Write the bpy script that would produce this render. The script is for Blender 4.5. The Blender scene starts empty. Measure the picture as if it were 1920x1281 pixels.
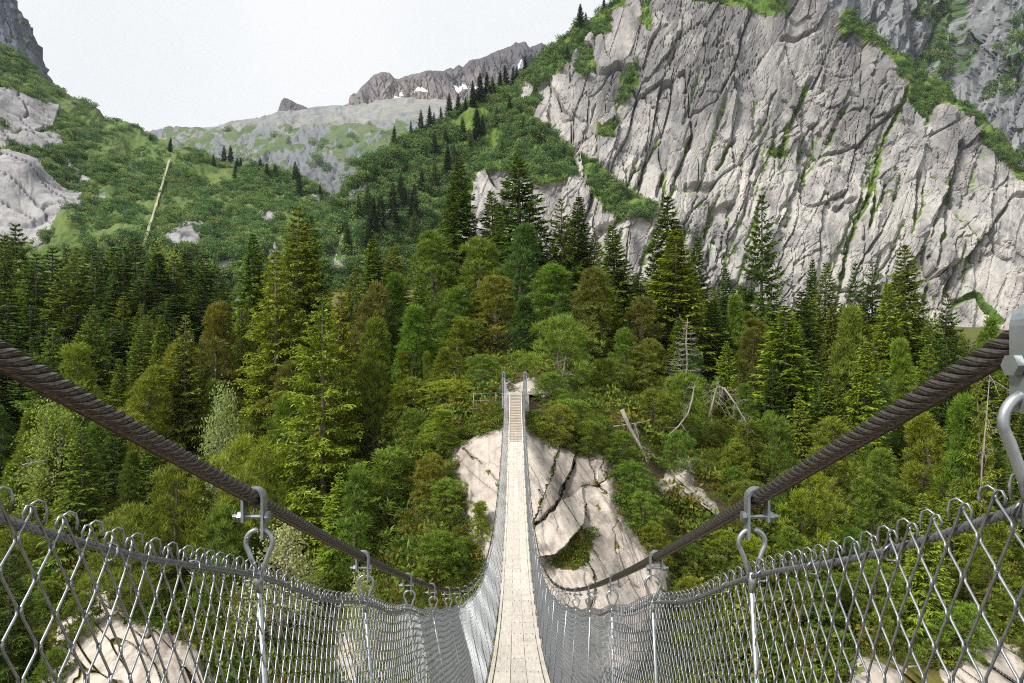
import bpy, math, random
import numpy as np
from mathutils import Vector, Matrix

# ------------------------------------------------------------------ camera, sky, sun, exposure
scene = bpy.context.scene
COL = scene.collection
F, VX, HY = 1200.0, 965.0, 660.0          # focal length and vanishing point, in pixels of a 1920 px wide picture
cam_d = bpy.data.cameras.new("camera")
cam = bpy.data.objects.new("camera", cam_d)
COL.objects.link(cam)
cam.location = (0, 0, 0)
cam.rotation_euler = (math.radians(90), 0, 0)
cam_d.sensor_width = 36.0
cam_d.lens = F / 1920 * 36
cam_d.shift_x = -(VX - 960) / 1920
cam_d.shift_y = (HY - 640.5) / 1920
cam_d.clip_start = 0.05
cam_d.clip_end = 20000
scene.camera = cam

SUN_EL, SUN_AZ = math.radians(46), math.radians(238)   # azimuth clockwise from +Y
world = bpy.data.worlds.new("World")
scene.world = world
world.use_nodes = True
wn, wl = world.node_tree.nodes, world.node_tree.links
wn.clear()
w_out = wn.new("ShaderNodeOutputWorld")
w_bg = wn.new("ShaderNodeBackground")
w_bg.inputs["Strength"].default_value = 0.1
w_sky = wn.new("ShaderNodeTexSky")
w_sky.sky_type = 'NISHITA'
w_sky.sun_disc = False
w_sky.sun_elevation = SUN_EL
w_sky.sun_rotation = SUN_AZ
w_tc = wn.new("ShaderNodeTexCoord")
w_no = wn.new("ShaderNodeTexNoise")
w_no.inputs["Scale"].default_value = 2.2
w_no.inputs["Detail"].default_value = 4
w_rp = wn.new("ShaderNodeValToRGB")
w_rp.color_ramp.elements[0].position = 0.3
w_rp.color_ramp.elements[0].color = (8.0, 8.3, 8.5, 1)
w_rp.color_ramp.elements[1].position = 0.7
w_rp.color_ramp.elements[1].color = (9.1, 9.15, 9.15, 1)
w_mx = wn.new("ShaderNodeMix")
w_mx.data_type = 'RGBA'
w_mx.inputs[0].default_value = 0.93
wl.new(w_tc.outputs["Generated"], w_no.inputs["Vector"])
wl.new(w_no.outputs["Fac"], w_rp.inputs["Fac"])
wl.new(w_sky.outputs["Color"], w_mx.inputs[6])
wl.new(w_rp.outputs["Color"], w_mx.inputs[7])
wl.new(w_mx.outputs[2], w_bg.inputs["Color"])
wl.new(w_bg.outputs["Background"], w_out.inputs["Surface"])

sun_d = bpy.data.lights.new("sun", 'SUN')
sun_d.energy = 5.0
sun_d.angle = math.radians(10)
sun_d.color = (1.0, 0.95, 0.88)
sun = bpy.data.objects.new("sun", sun_d)
COL.objects.link(sun)
sdir = Vector((math.sin(SUN_AZ) * math.cos(SUN_EL), math.cos(SUN_AZ) * math.cos(SUN_EL), math.sin(SUN_EL)))
sun.rotation_euler = sdir.to_track_quat('Z', 'Y').to_euler()

vs = scene.view_settings
vs.view_transform = 'Standard'
vs.look = 'None'
vs.gamma = 1.0
vs.use_curve_mapping = False
vs.exposure = 0.2
scene.cycles.max_bounces = 6
scene.cycles.diffuse_bounces = 3
scene.cycles.transparent_max_bounces = 8
scene.cycles.use_denoising = False
scene.cycles.filter_width = 1.1

# ------------------------------------------------------------------ helpers
rng = np.random.default_rng(7)
random.seed(7)


def tag(o, label=None, cat=None, group=None, kind=None):
    if label: o["label"] = label
    if cat: o["category"] = cat
    if group: o["group"] = group
    if kind: o["kind"] = kind
    return o


def empty(name, loc=(0, 0, 0), parent=None):
    o = bpy.data.objects.new(name, None)
    o.empty_display_size = 0.2
    o.location = loc
    COL.objects.link(o)
    if parent: o.parent = parent
    return o


def link(name, me, parent=None):
    o = bpy.data.objects.new(name, me)
    COL.objects.link(o)
    if parent: o.parent = parent
    return o


def mesh_np(name, V, faces, mat, attrs=None, smooth=False):
    """faces: list of (n,k) index arrays."""
    me = bpy.data.meshes.new(name)
    V = np.ascontiguousarray(V, np.float32)
    me.vertices.add(len(V))
    me.vertices.foreach_set("co", V.ravel())
    faces = [np.asarray(f, np.int32) for f in faces if len(f)]
    if faces:
        loops = np.concatenate([f.ravel() for f in faces])
        tot = np.concatenate([np.full(len(f), f.shape[1], np.int32) for f in faces])
        st = np.concatenate([[0], np.cumsum(tot)[:-1]]).astype(np.int32)
        me.loops.add(len(loops))
        me.loops.foreach_set("vertex_index", loops)
        me.polygons.add(len(tot))
        me.polygons.foreach_set("loop_start", st)
        me.polygons.foreach_set("loop_total", tot)
        me.polygons.foreach_set("use_smooth", np.full(len(tot), smooth))
    if attrs:
        for k, a in attrs.items():
            at = me.attributes.new(k, 'FLOAT', 'POINT')
            at.data.foreach_set("value", np.ascontiguousarray(a, np.float32).ravel())
    if mat: me.materials.append(mat)
    me.update(calc_edges=True)
    return me


class MB:
    """collects shapes for one mesh"""
    def __init__(s):
        s.v, s.q, s.t, s.a, s.n = [], [], [], [], 0

    def add(s, V, quads=None, tris=None, tip=1.0):
        V = np.asarray(V, float).reshape(-1, 3)
        if quads is not None and len(quads): s.q.append(np.asarray(quads, int) + s.n)
        if tris is not None and len(tris): s.t.append(np.asarray(tris, int) + s.n)
        s.v.append(V)
        s.a.append(np.broadcast_to(np.asarray(tip, float), (len(V),)))
        s.n += len(V)

    def box(s, c, size, M=None):
        b = np.array([(x, y, z) for x in (-.5, .5) for y in (-.5, .5) for z in (-.5, .5)]) * np.asarray(size)
        if M is not None: b = b @ np.asarray(M).T
        s.add(b + np.asarray(c), [(0, 1, 3, 2), (4, 6, 7, 5), (0, 4, 5, 1), (2, 3, 7, 6), (0, 2, 6, 4), (1, 5, 7, 3)])

    def hexa(s, p8):
        """8 corners: bottom ring 0-3, top ring 4-7"""
        s.add(p8, [(3, 2, 1, 0), (4, 5, 6, 7), (0, 1, 5, 4), (1, 2, 6, 5), (2, 3, 7, 6), (3, 0, 4, 7)])

    def tube(s, pts, r, sides=6, cap=True, closed=False, tip=1.0):
        P = np.asarray(pts, float)
        n = len(P)
        r = np.broadcast_to(np.asarray(r, float), (n,))
        T = np.gradient(P, axis=0)
        if closed:
            T = np.roll(P, -1, 0) - np.roll(P, 1, 0)
        T /= np.linalg.norm(T, axis=1)[:, None] + 1e-12
        ref = np.array([0.0, 0, 1]) if abs(T[:, 2]).mean() < 0.75 else np.array([1.0, 0, 0])
        A = np.cross(T, ref)
        A /= np.linalg.norm(A, axis=1)[:, None] + 1e-12
        B = np.cross(T, A)
        th = np.arange(sides) / sides * 2 * math.pi
        V = P[:, None] + r[:, None, None] * (np.cos(th)[None, :, None] * A[:, None] + np.sin(th)[None, :, None] * B[:, None])
        m = n if closed else n - 1
        i, j = np.meshgrid(np.arange(m), np.arange(sides), indexing='ij')
        i2, j2 = (i + 1) % n, (j + 1) % sides
        q = np.stack([i * sides + j, i * sides + j2, i2 * sides + j2, i2 * sides + j], -1).reshape(-1, 4)
        V = V.reshape(-1, 3)
        tr = []
        if cap and not closed:
            V = np.vstack([V, P[0], P[-1]])
            a, b = n * sides, n * sides + 1
            for k in range(sides):
                k2 = (k + 1) % sides
                tr.append((a, k2, k)); tr.append((b, (n - 1) * sides + k, (n - 1) * sides + k2))
        s.add(V, q, tr, tip)

    def mesh(s, name, mat, smooth=False, tip=False):
        return mesh_np(name, np.vstack(s.v), [np.vstack(x) for x in (s.q, s.t) if x], mat,
                       {"tip": np.concatenate(s.a)} if tip else None, smooth)

    def build(s, name, mat, parent=None, smooth=False, tip=False):
        return link(name, s.mesh(name, mat, smooth, tip), parent)


# ---- noise on numpy arrays
def h2(ix, iy, seed):
    ix = ix.astype(np.int64); iy = iy.astype(np.int64)
    n = (ix * 374761393 + iy * 668265263 + seed * 974711) & 0xFFFFFFFF
    n = ((n ^ (n >> 13)) * 1274126177) & 0xFFFFFFFF
    n = ((n ^ (n >> 16)) * 2246822519) & 0xFFFFFFFF
    return ((n ^ (n >> 15)) & 0xFFFFFF) / float(0x1000000)


def vnoise(x, y, seed=0):
    ix, iy = np.floor(x), np.floor(y)
    fx, fy = x - ix, y - iy
    fx = fx * fx * (3 - 2 * fx); fy = fy * fy * (3 - 2 * fy)
    a, b = h2(ix, iy, seed), h2(ix + 1, iy, seed)
    c, d = h2(ix, iy + 1, seed), h2(ix + 1, iy + 1, seed)
    return (a + (b - a) * fx) * (1 - fy) + (c + (d - c) * fx) * fy


def fbm(x, y, octs=4, seed=0, gain=0.5):
    x, y = np.asarray(x, float), np.asarray(y, float)
    s, a, t = 0, 1.0, 0
    for o in range(octs):
        s = s + a * (vnoise(x * 2 ** o + 17.3 * o, y * 2 ** o - 9.1 * o, seed + o) - 0.5)
        t += a; a *= gain
    return s / t * 2          # about -1..1


def voro(x, y, seed=0):
    ix, iy = np.floor(x), np.floor(y)
    d1 = np.full(x.shape, 9.0); d2 = d1.copy()
    cx = np.zeros(x.shape); cy = np.zeros(x.shape); ox = np.zeros(x.shape); oy = np.zeros(x.shape)
    for a in (-1, 0, 1):
        for b in (-1, 0, 1):
            jx, jy = ix + a, iy + b
            px = jx + h2(jx, jy, seed); py = jy + h2(jx, jy, seed + 51)
            dx, dy = x - px, y - py
            d = np.sqrt(dx * dx + dy * dy)
            near = d < d1
            d2 = np.where(near, d1, np.minimum(d2, d))
            cx = np.where(near, jx, cx); cy = np.where(near, jy, cy)
            ox = np.where(near, dx, ox); oy = np.where(near, dy, oy)
            d1 = np.where(near, d, d1)
    return d1, d2, cx, cy, ox, oy


def facets(u, v, cu, cv, lean, seed, tilt=1.0, warp=0.25):
    """broken-rock relief: tilted plates between joints; returns height (about -1..1) and closeness to a joint"""
    ca, sa = math.cos(lean), math.sin(lean)
    a = (u * ca - v * sa) / cu
    b = (u * sa + v * ca) / cv
    wa = fbm(a * 1.3, b * 1.3, 3, seed + 5) * warp
    wb = fbm(a * 1.3 + 40, b * 1.3, 3, seed + 6) * warp
    d1, d2, cx, cy, ox, oy = voro(a + wa, b + wb, seed)
    r = h2(cx, cy, seed + 11) * 2 - 1
    tx = h2(cx, cy, seed + 12) * 2 - 1
    ty = h2(cx, cy, seed + 13) * 2 - 1
    hgt = r * 0.6 + tilt * (tx * ox + ty * oy * 0.7)
    return hgt, d2 - d1, h2(cx, cy, seed + 14)


def inpoly(px, py, poly):
    c = np.zeros(px.shape, bool)
    n = len(poly)
    for i in range(n):
        x1, y1 = poly[i]; x2, y2 = poly[(i + 1) % n]
        if y1 == y2: continue
        cond = ((y1 > py) != (y2 > py)) & (px < (x2 - x1) * (py - y1) / (y2 - y1) + x1)
        c ^= cond
    return c


def linedist(px, py, line, closed=False):
    d = np.full(px.shape, 1e9)
    L = list(line) + ([line[0]] if closed else [])
    for (x1, y1), (x2, y2) in zip(L[:-1], L[1:]):
        vx, vy = x2 - x1, y2 - y1
        t = np.clip(((px - x1) * vx + (py - y1) * vy) / (vx * vx + vy * vy + 1e-9), 0, 1)
        d = np.minimum(d, np.hypot(px - x1 - t * vx, py - y1 - t * vy))
    return d


def sstep(a, b, x):
    t = np.clip((x - a) / (b - a), 0, 1)
    return t * t * (3 - 2 * t)


def at(px, py, d):
    """the point that lies d metres ahead in the direction (px, py)"""
    px, py, d = np.broadcast_arrays(np.asarray(px, float), np.asarray(py, float), np.asarray(d, float))
    return np.stack([(px - VX) / F * d, d, (HY - py) / F * d], -1)


# ---- materials
def new_mat(name):
    m = bpy.data.materials.new(name)
    m.use_nodes = True
    n, l = m.node_tree.nodes, m.node_tree.links
    n.clear()
    out = n.new("ShaderNodeOutputMaterial")
    b = n.new("ShaderNodeBsdfPrincipled")
    l.new(b.outputs[0], out.inputs[0])
    return m, n, l, b, out


def noise_node(n, l, scale, detail=6, rough=0.6, mscale=None, rot=None, vec=None):
    tc = n.new("ShaderNodeTexCoord")
    src = vec if vec is not None else tc.outputs["Object"]
    if mscale or rot:
        mp = n.new("ShaderNodeMapping")
        if mscale: mp.inputs["Scale"].default_value = mscale
        if rot: mp.inputs["Rotation"].default_value = rot
        l.new(src, mp.inputs["Vector"]); src = mp.outputs[0]
    t = n.new("ShaderNodeTexNoise")
    t.inputs["Scale"].default_value = scale
    t.inputs["Detail"].default_value = detail
    t.inputs["Roughness"].default_value = rough
    l.new(src, t.inputs["Vector"])
    return t.outputs["Fac"]


def ramp(n, l, fac, stops):
    r = n.new("ShaderNodeValToRGB")
    e = r.color_ramp.elements
    while len(e) < len(stops): e.new(0.5)
    for k, (p, c) in enumerate(stops):
        e[k].position = p
        e[k].color = (c, c, c, 1) if not hasattr(c, '__len__') else (*c, 1)
    l.new(fac, r.inputs["Fac"])
    return r.outputs["Color"]


def mix(n, l, fac, a, b, mode='MIX'):
    m = n.new("ShaderNodeMix")
    m.data_type = 'RGBA'; m.blend_type = mode
    for sock, val in ((m.inputs[0], fac), (m.inputs[6], a), (m.inputs[7], b)):
        if hasattr(val, 'is_output'): l.new(val, sock)
        elif hasattr(val, '__len__'): sock.default_value = (*val, 1)
        else: sock.default_value = val
    return m.outputs[2]


def mathn(n, l, op, a, b=None):
    m = n.new("ShaderNodeMath"); m.operation = op
    for k, v in enumerate((a, b)):
        if v is None: continue
        if hasattr(v, 'is_output'): l.new(v, m.inputs[k])
        else: m.inputs[k].default_value = v
    return m.outputs[0]


def bump(n, l, b, h, dist, strength=0.6):
    bp = n.new("ShaderNodeBump")
    bp.inputs["Distance"].default_value = dist
    bp.inputs["Strength"].default_value = strength
    l.new(h, bp.inputs["Height"])
    l.new(bp.outputs[0], b.inputs["Normal"])


def attr(n, name):
    a = n.new("ShaderNodeAttribute"); a.attribute_name = name
    return a.outputs["Fac"]


def rock_mat(name, sc, light, mid, dark, grass, grass2, lean=0.3, bdist=1.0, stain=0.5, speck=0.45):
    """granite: mottled base, streaks running down the joints, lichen, growth where attribute veg says so"""
    m, n, l, b, out = new_mat(name)
    big = noise_node(n, l, 0.35 * sc, 5, 0.55)
    fine = noise_node(n, l, 3.0 * sc, 9, 0.7)
    streak = noise_node(n, l, 1.2 * sc, 7, 0.65, mscale=(1, 1, 0.16), rot=(0, lean, 0))
    c = mix(n, l, ramp(n, l, big, [(0.3, 0.0), (0.7, 1.0)]), mid, light)
    c = mix(n, l, mathn(n, l, 'MULTIPLY', ramp(n, l, streak, [(0.5, 0.0), (0.68, 1.0)]), stain), c, dark)
    c = mix(n, l, mathn(n, l, 'MULTIPLY', ramp(n, l, fine, [(0.35, 1.0), (0.55, 0.0)]), speck), c, dark)
    ton = attr(n, "tone")
    c = mix(n, l, ton, c, dark)
    lich = noise_node(n, l, 7.0 * sc, 6, 0.7)
    c = mix(n, l, mathn(n, l, 'MULTIPLY', ramp(n, l, lich, [(0.62, 0.0), (0.68, 1.0)]), 0.35), c, (0.22, 0.23, 0.10))
    vg = attr(n, "veg")
    vf = mathn(n, l, 'ADD', vg, mathn(n, l, 'MULTIPLY', mathn(n, l, 'SUBTRACT', fine, 0.5), 0.9))
    vr = ramp(n, l, vf, [(0.42, 0.0), (0.55, 1.0)])
    gn = noise_node(n, l, 1.6 * sc, 6, 0.7)
    g = mix(n, l, ramp(n, l, gn, [(0.35, 0.0), (0.65, 1.0)]), grass, grass2)
    c = mix(n, l, vr, c, g)
    l.new(c, b.inputs["Base Color"])
    b.inputs["Roughness"].default_value = 0.9
    b.inputs["Specular IOR Level"].default_value = 0.2
    hh = mathn(n, l, 'ADD', mathn(n, l, 'MULTIPLY', fine, 1.0), mathn(n, l, 'MULTIPLY', streak, 0.7))
    bump(n, l, b, hh, bdist, 0.6)
    return m


def leaf_mat(name, default=None, trans=0.22, rough=0.6, dead=(0.16, 0.09, 0.02), dead_amt=0.5):
    """foliage: each plant's own colour, lighter young tips, crown light and shade painted in through tip, dry brown sprays here and there"""
    m, n, l, b, out = new_mat(name)
    oi = n.new("ShaderNodeObjectInfo")
    base = oi.outputs["Color"] if default is None else None
    rnd = oi.outputs["Random"]
    if default is not None:
        base = ramp(n, l, rnd, default)
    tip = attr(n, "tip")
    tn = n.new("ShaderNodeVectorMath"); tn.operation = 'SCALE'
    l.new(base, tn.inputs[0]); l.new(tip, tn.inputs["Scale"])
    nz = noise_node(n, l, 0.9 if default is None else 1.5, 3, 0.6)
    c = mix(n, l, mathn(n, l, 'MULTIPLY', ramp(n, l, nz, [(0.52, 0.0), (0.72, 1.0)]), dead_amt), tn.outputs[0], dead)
    l.new(c, b.inputs["Base Color"])
    b.inputs["Roughness"].default_value = rough
    b.inputs["Specular IOR Level"].default_value = 0.25
    tr = n.new("ShaderNodeBsdfTranslucent")
    l.new(c, tr.inputs["Color"])
    ms = n.new("ShaderNodeMixShader"); ms.inputs[0].default_value = trans
    l.new(b.outputs[0], ms.inputs[1]); l.new(tr.outputs[0], ms.inputs[2]); l.new(ms.outputs[0], out.inputs[0])
    return m


def simple_mat(name, c1, c2, sc, rough=0.8, metal=0.0, bd=0.0, mscale=None, spec=0.4, vary=0.0):
    m, n, l, b, out = new_mat(name)
    nz = noise_node(n, l, sc, 6, 0.65, mscale=mscale)
    col = ramp(n, l, nz, [(0.3, c1), (0.7, c2)])
    if vary:      # every piece weathered a little differently, with darker worn blotches
        oi = n.new("ShaderNodeObjectInfo")
        col = mix(n, l, mathn(n, l, 'MULTIPLY', oi.outputs["Random"], vary), col, tuple(0.45 * v for v in c1))
        bl = noise_node(n, l, sc * 0.5, 5, 0.7)
        col = mix(n, l, mathn(n, l, 'MULTIPLY', ramp(n, l, bl, [(0.5, 0.0), (0.7, 1.0)]), vary), col, tuple(0.5 * v for v in c1))
    l.new(col, b.inputs["Base Color"])
    b.inputs["Roughness"].default_value = rough
    b.inputs["Metallic"].default_value = metal
    b.inputs["Specular IOR Level"].default_value = spec
    if bd: bump(n, l, b, nz, bd, 0.6)
    return m


GRASS, GRASS2 = (0.075, 0.115, 0.02), (0.15, 0.165, 0.035)
M = {}
M['cliff'] = rock_mat("cliff_granite", 0.05, (0.455, 0.43, 0.395), (0.34, 0.325, 0.31), (0.085, 0.083, 0.09), (0.06, 0.12, 0.02), (0.14, 0.20, 0.04), 0.3, 0.9, 0.8, 0.28)
M['backcliff'] = rock_mat("shaded_granite", 0.035, (0.27, 0.275, 0.28), (0.20, 0.21, 0.22), (0.07, 0.077, 0.09), (0.04, 0.085, 0.035), (0.085, 0.13, 0.05), 0.3, 2.5, 0.75)  # darker granite copy, shade and the blue of distance mixed into its colours
M['hill'] = rock_mat("hill_ground", 0.05, (0.37, 0.36, 0.355), (0.27, 0.262, 0.268), (0.08, 0.08, 0.095), (0.06, 0.115, 0.028), (0.13, 0.165, 0.045), -1.1, 1.2, 0.8)
M['crag'] = rock_mat("blue_crag", 0.02, (0.14, 0.155, 0.18), (0.085, 0.097, 0.12), (0.03, 0.034, 0.045), (0.05, 0.09, 0.05), (0.1, 0.13, 0.06), 0.5, 4, 0.6)  # blue tint of the air between is part of these rock colours
M['farhill'] = rock_mat("far_hill", 0.012, (0.26, 0.255, 0.22), (0.19, 0.20, 0.205), (0.085, 0.10, 0.125), (0.055, 0.10, 0.035), (0.105, 0.13, 0.055), -0.5, 6, 0.5)  # greys tinted bluish in the colour itself to suggest distance haze
M['peak'] = rock_mat("far_peak", 0.008, (0.20, 0.165, 0.15), (0.125, 0.112, 0.115), (0.055, 0.055, 0.07), (0.75, 0.78, 0.82), (0.82, 0.83, 0.85), 0.2, 10, 0.6)
M['rock'] = rock_mat("gorge_granite", 0.55, (0.52, 0.465, 0.405), (0.40, 0.355, 0.31), (0.11, 0.095, 0.085), (0.07, 0.08, 0.015), (0.13, 0.11, 0.03), 0.15, 0.12, 0.8)
M['soil'] = rock_mat("forest_floor", 0.5, (0.12, 0.08, 0.045), (0.07, 0.05, 0.03), (0.035, 0.025, 0.015), (0.06, 0.085, 0.015), (0.12, 0.115, 0.025), 0.0, 0.15, 0.4)
M['needle'] = leaf_mat("conifer_needles", None, 0.32, dead=(0.19, 0.13, 0.02), dead_amt=0.25)
M['leaf'] = leaf_mat("birch_leaves", None, 0.35, 0.5, (0.25, 0.2, 0.05), 0.35)
M['shrub'] = leaf_mat("shrub_leaves", [(0.0, (0.05, 0.125, 0.042)), (0.3, (0.08, 0.17, 0.05)), (0.6, (0.145, 0.24, 0.068)), (0.95, (0.23, 0.31, 0.09)), (1.0, (0.24, 0.24, 0.08))], 0.35, 0.7, (0.20, 0.22, 0.06), 0.35)
M['under'] = leaf_mat("undergrowth_leaves", [(0.0, (0.06, 0.12, 0.014)), (0.4, (0.11, 0.17, 0.018)), (0.7, (0.15, 0.18, 0.018)), (1.0, (0.18, 0.14, 0.02))], 0.2, 0.7, (0.16, 0.09, 0.02), 0.4)
M['bark'] = simple_mat("bark", (0.09, 0.065, 0.05), (0.20, 0.16, 0.13), 14, 0.95, bd=0.03, mscale=(1, 1, 0.3))
M['deadwood'] = simple_mat("dead_wood", (0.15, 0.13, 0.115), (0.31, 0.28, 0.25), 12, 0.9, bd=0.02, mscale=(1, 1, 0.3))
M['steel'] = simple_mat("galvanised_steel", (0.26, 0.29, 0.30), (0.50, 0.53, 0.54), 45, 0.40, 0.8, vary=0.3)
M['wire'] = simple_mat("fence_wire", (0.17, 0.185, 0.20), (0.37, 0.39, 0.40), 70, 0.42, 0.8)
M['cable'] = simple_mat("weathered_cable", (0.055, 0.046, 0.041), (0.16, 0.138, 0.122), 200, 0.30, 0.85)
M['railcable'] = simple_mat("rail_cable", (0.14, 0.15, 0.16), (0.28, 0.29, 0.30), 120, 0.45, 0.7)
M['plank'] = simple_mat("bleached_planks", (0.50, 0.45, 0.385), (0.72, 0.67, 0.60), 5, 0.75, bd=0.004, mscale=(8, 0.5, 1), spec=0.25, vary=0.28)
M['plank_old'] = simple_mat("stair_planks", (0.44, 0.38, 0.31), (0.62, 0.55, 0.46), 6, 0.8, bd=0.004, mscale=(0.6, 6, 1), spec=0.25, vary=0.3)
M['screw'] = simple_mat("screws", (0.15, 0.12, 0.10), (0.25, 0.2, 0.17), 40, 0.5, 0.6)
M['concrete'] = simple_mat("concrete", (0.28, 0.255, 0.22), (0.40, 0.37, 0.33), 4, 0.9, bd=0.01)
M['post'] = simple_mat("grey_post_steel", (0.17, 0.18, 0.19), (0.30, 0.31, 0.32), 20, 0.55, 0.5)
M['snow'] = None
M['path'] = simple_mat("path_gravel", (0.22, 0.225, 0.13), (0.34, 0.325, 0.235), 0.3, 0.95, bd=0.03)

# ------------------------------------------------------------------ far relief: each slope is a sheet with real depth and a back
def interp_curve(c, px):
    c = np.asarray(c, float)
    return np.interp(px, c[:, 0], c[:, 1]), np.interp(px, c[:, 0], c[:, 2])


def slope_sheet(curves, px0, px1, nx, ny, seed):
    """curves bottom to top, each a list of (px, py, depth); returns point grid and its direction coordinates"""
    px = np.linspace(px0, px1, nx)
    cy, cd = zip(*[interp_curve(c, px) for c in curves])
    cy, cd = np.array(cy), np.array(cd)
    w = np.abs(np.diff(cy, axis=0)).mean(1)
    t = np.concatenate([[0], np.cumsum(w)]); t /= t[-1]
    v = np.linspace(0, 1, ny)
    PY = np.array([np.interp(v, t, cy[:, i]) for i in range(nx)]).T
    D = np.array([np.interp(v, t, cd[:, i]) for i in range(nx)]).T
    PX = np.broadcast_to(px, PY.shape)
    return PX.copy(), PY, D


def normals(P):
    du = np.gradient(P, axis=1); dv = np.gradient(P, axis=0)
    n = np.cross(du, dv)
    n /= np.linalg.norm(n, axis=-1)[..., None] + 1e-9
    flip = n[..., 1] > 0
    n[flip] *= -1
    return n


def grid_faces(ny, nx, keep=None):
    i, j = np.meshgrid(np.arange(ny - 1), np.arange(nx - 1), indexing='ij')
    q = np.stack([i * nx + j, i * nx + j + 1, (i + 1) * nx + j + 1, (i + 1) * nx + j], -1).reshape(-1, 4)
    if keep is not None:
        q = q[keep.ravel()[q].all(1)]
    return q


def close_back(P, depth, drop):
    """rows behind the crest so that the slope is a hill and not a card"""
    top = P[-1]
    rows = []
    for k, (a, b) in enumerate(((0.25, 0.06), (0.6, 0.35), (1.0, 1.0))):
        r = top.copy()
        r[:, 1] += depth * a
        r[:, 0] *= (r[:, 1] / top[:, 1])
        r[:, 2] -= drop * b
        rows.append(r)
    return np.concatenate([P, np.array(rows)], 0)


def sheet_object(name, P, mat, veg, tone, back=None, label=None, keep=None, smooth=False):
    ny, nx = P.shape[:2]
    if back:
        P = close_back(P, *back)
        e = P.shape[0] - ny
        veg = np.concatenate([veg, np.repeat(veg[-1:], e, 0)], 0)
        tone = np.concatenate([tone, np.repeat(tone[-1:], e, 0)], 0)
        ny = P.shape[0]
    me = mesh_np(name, P.reshape(-1, 3), [grid_faces(ny, nx, keep)], mat, {"veg": veg, "tone": tone}, smooth)
    o = link(name, me)
    tag(o, label, None, None, 'structure')
    return o


def warped(PX, PY, poly, amp, sc, seed):
    wx = PX + amp * fbm(PX / sc, PY / sc, 4, seed)
    wy = PY + amp * fbm(PX / sc + 31, PY / sc, 4, seed + 3)
    return inpoly(wx, wy, poly)


SHRUBS = []          # (points, sizes) gathered per slope
def gather(P, N, mask, count, smin, smax, seed, sink=0.15):
    r = np.random.default_rng(seed)
    w = np.clip(mask, 0, None).ravel()
    # cells further away cover more ground per vertex
    idx = r.choice(len(w), size=count, p=w / w.sum())
    p = P.reshape(-1, 3)[idx] + r.normal(0, 0.6, (count, 3))
    s = smin + (smax - smin) * r.random(count) ** 2
    p[:, 2] -= s * sink
    return p, s


# ---- the big granite wall on the right with its green left flank
c_bot = [(480, 760, 190), (700, 760, 210), (960, 760, 240), (1300, 760, 270), (1600, 760, 290), (2100, 760, 300)]
c_mid = [(480, 600, 215), (600, 520, 235), (700, 470, 262), (850, 430, 285), (1000, 420, 290), (1150, 420, 300), (1300, 430, 312), (1600, 440, 335), (1850, 430, 345), (2100, 480, 350)]
c_hi = [(480, 590, 225), (600, 480, 252), (640, 380, 290), (720, 320, 320), (830, 265, 345), (985, 200, 360), (1085, 170, 362), (1200, 160, 368), (1450, 150, 380), (1650, 200, 395), (1850, 300, 392), (2100, 470, 360)]
c_top = [(480, 580, 230), (590, 475, 255), (612, 440, 275), (640, 352, 296), (680, 308, 312), (720, 280, 330), (770, 248, 345), (830, 217, 362), (900, 182, 380), (985, 142, 398), (1040, 92, 405), (1085, 58, 410), (1150, 2, 415), (1200, -60, 418), (1320, -130, 425), (1450, -110, 430), (1530, -40, 432), (1580, 15, 432), (1640, 72, 430), (1700, 130, 428), (1780, 170, 424), (1840, 220, 418), (1885, 272, 412), (1930, 330, 404), (2010, 420, 390), (2100, 468, 365)]
PX, PY, D = slope_sheet([c_bot, c_mid, c_hi, c_top], 560, 2080, 720, 400, 1)
P = at(PX, PY, D)
FLANK = [(500, 800), (570, 450), (630, 330), (720, 255), (830, 190), (900, 155), (985, 110), (1040, 60), (1085, 25), (1150, -60), (1172, 5), (1120, 55), (1092, 88), (1052, 140), (1000, 165), (1015, 215), (1060, 265), (1078, 330), (1020, 345), (960, 318), (905, 310), (880, 350), (870, 420), (845, 470), (800, 560), (760, 800)]
WEDGE = [(1085, 285), (1128, 308), (1150, 345), (1238, 384), (1216, 418), (1168, 412), (1130, 392), (1104, 350)]
FRINGE = [(1150, -80), (1480, -80), (1478, 18), (1440, 26), (1400, 12), (1300, 8), (1210, -30), (1170, 12)]
RIDGE = [(1560, -60), (1640, 50), (1700, 105), (1790, 150), (1850, 205), (1960, 330), (1920, 345), (1870, 290), (1838, 240), (1790, 208), (1738, 190), (1700, 165), (1640, 95), (1596, 52)]
POCKETS = [[(1112, 25), (1140, 30), (1150, 60), (1110, 72)], [(1085, 95), (1110, 85), (1125, 120), (1100, 150), (1082, 140)], [(1160, 160), (1190, 115), (1200, 150), (1178, 185), (1152, 190)],
           [(1120, 230), (1165, 220), (1150, 255), (1118, 260)], [(1440, 275), (1475, 270), (1478, 296), (1448, 296)], [(1575, 35), (1600, 20), (1610, 50), (1580, 65)], [(1200, 0), (1225, 0), (1225, 70), (1203, 60)],
           [(1130, 345), (1165, 360), (1190, 400), (1160, 405)], [(1690, 160), (1760, 190), (1745, 230), (1700, 195)]]
fl = warped(PX, PY, FLANK, 16, 40, 3)
soft = lambda m: m.astype(float)
vegm = fl | warped(PX, PY, WEDGE, 12, 30, 4) | warped(PX, PY, FRINGE, 10, 30, 5) | warped(PX, PY, RIDGE, 14, 30, 6)
pk = np.zeros(PX.shape, bool)
for k, p in enumerate(POCKETS): pk |= warped(PX, PY, p, 12, 18, 20 + k)
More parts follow.
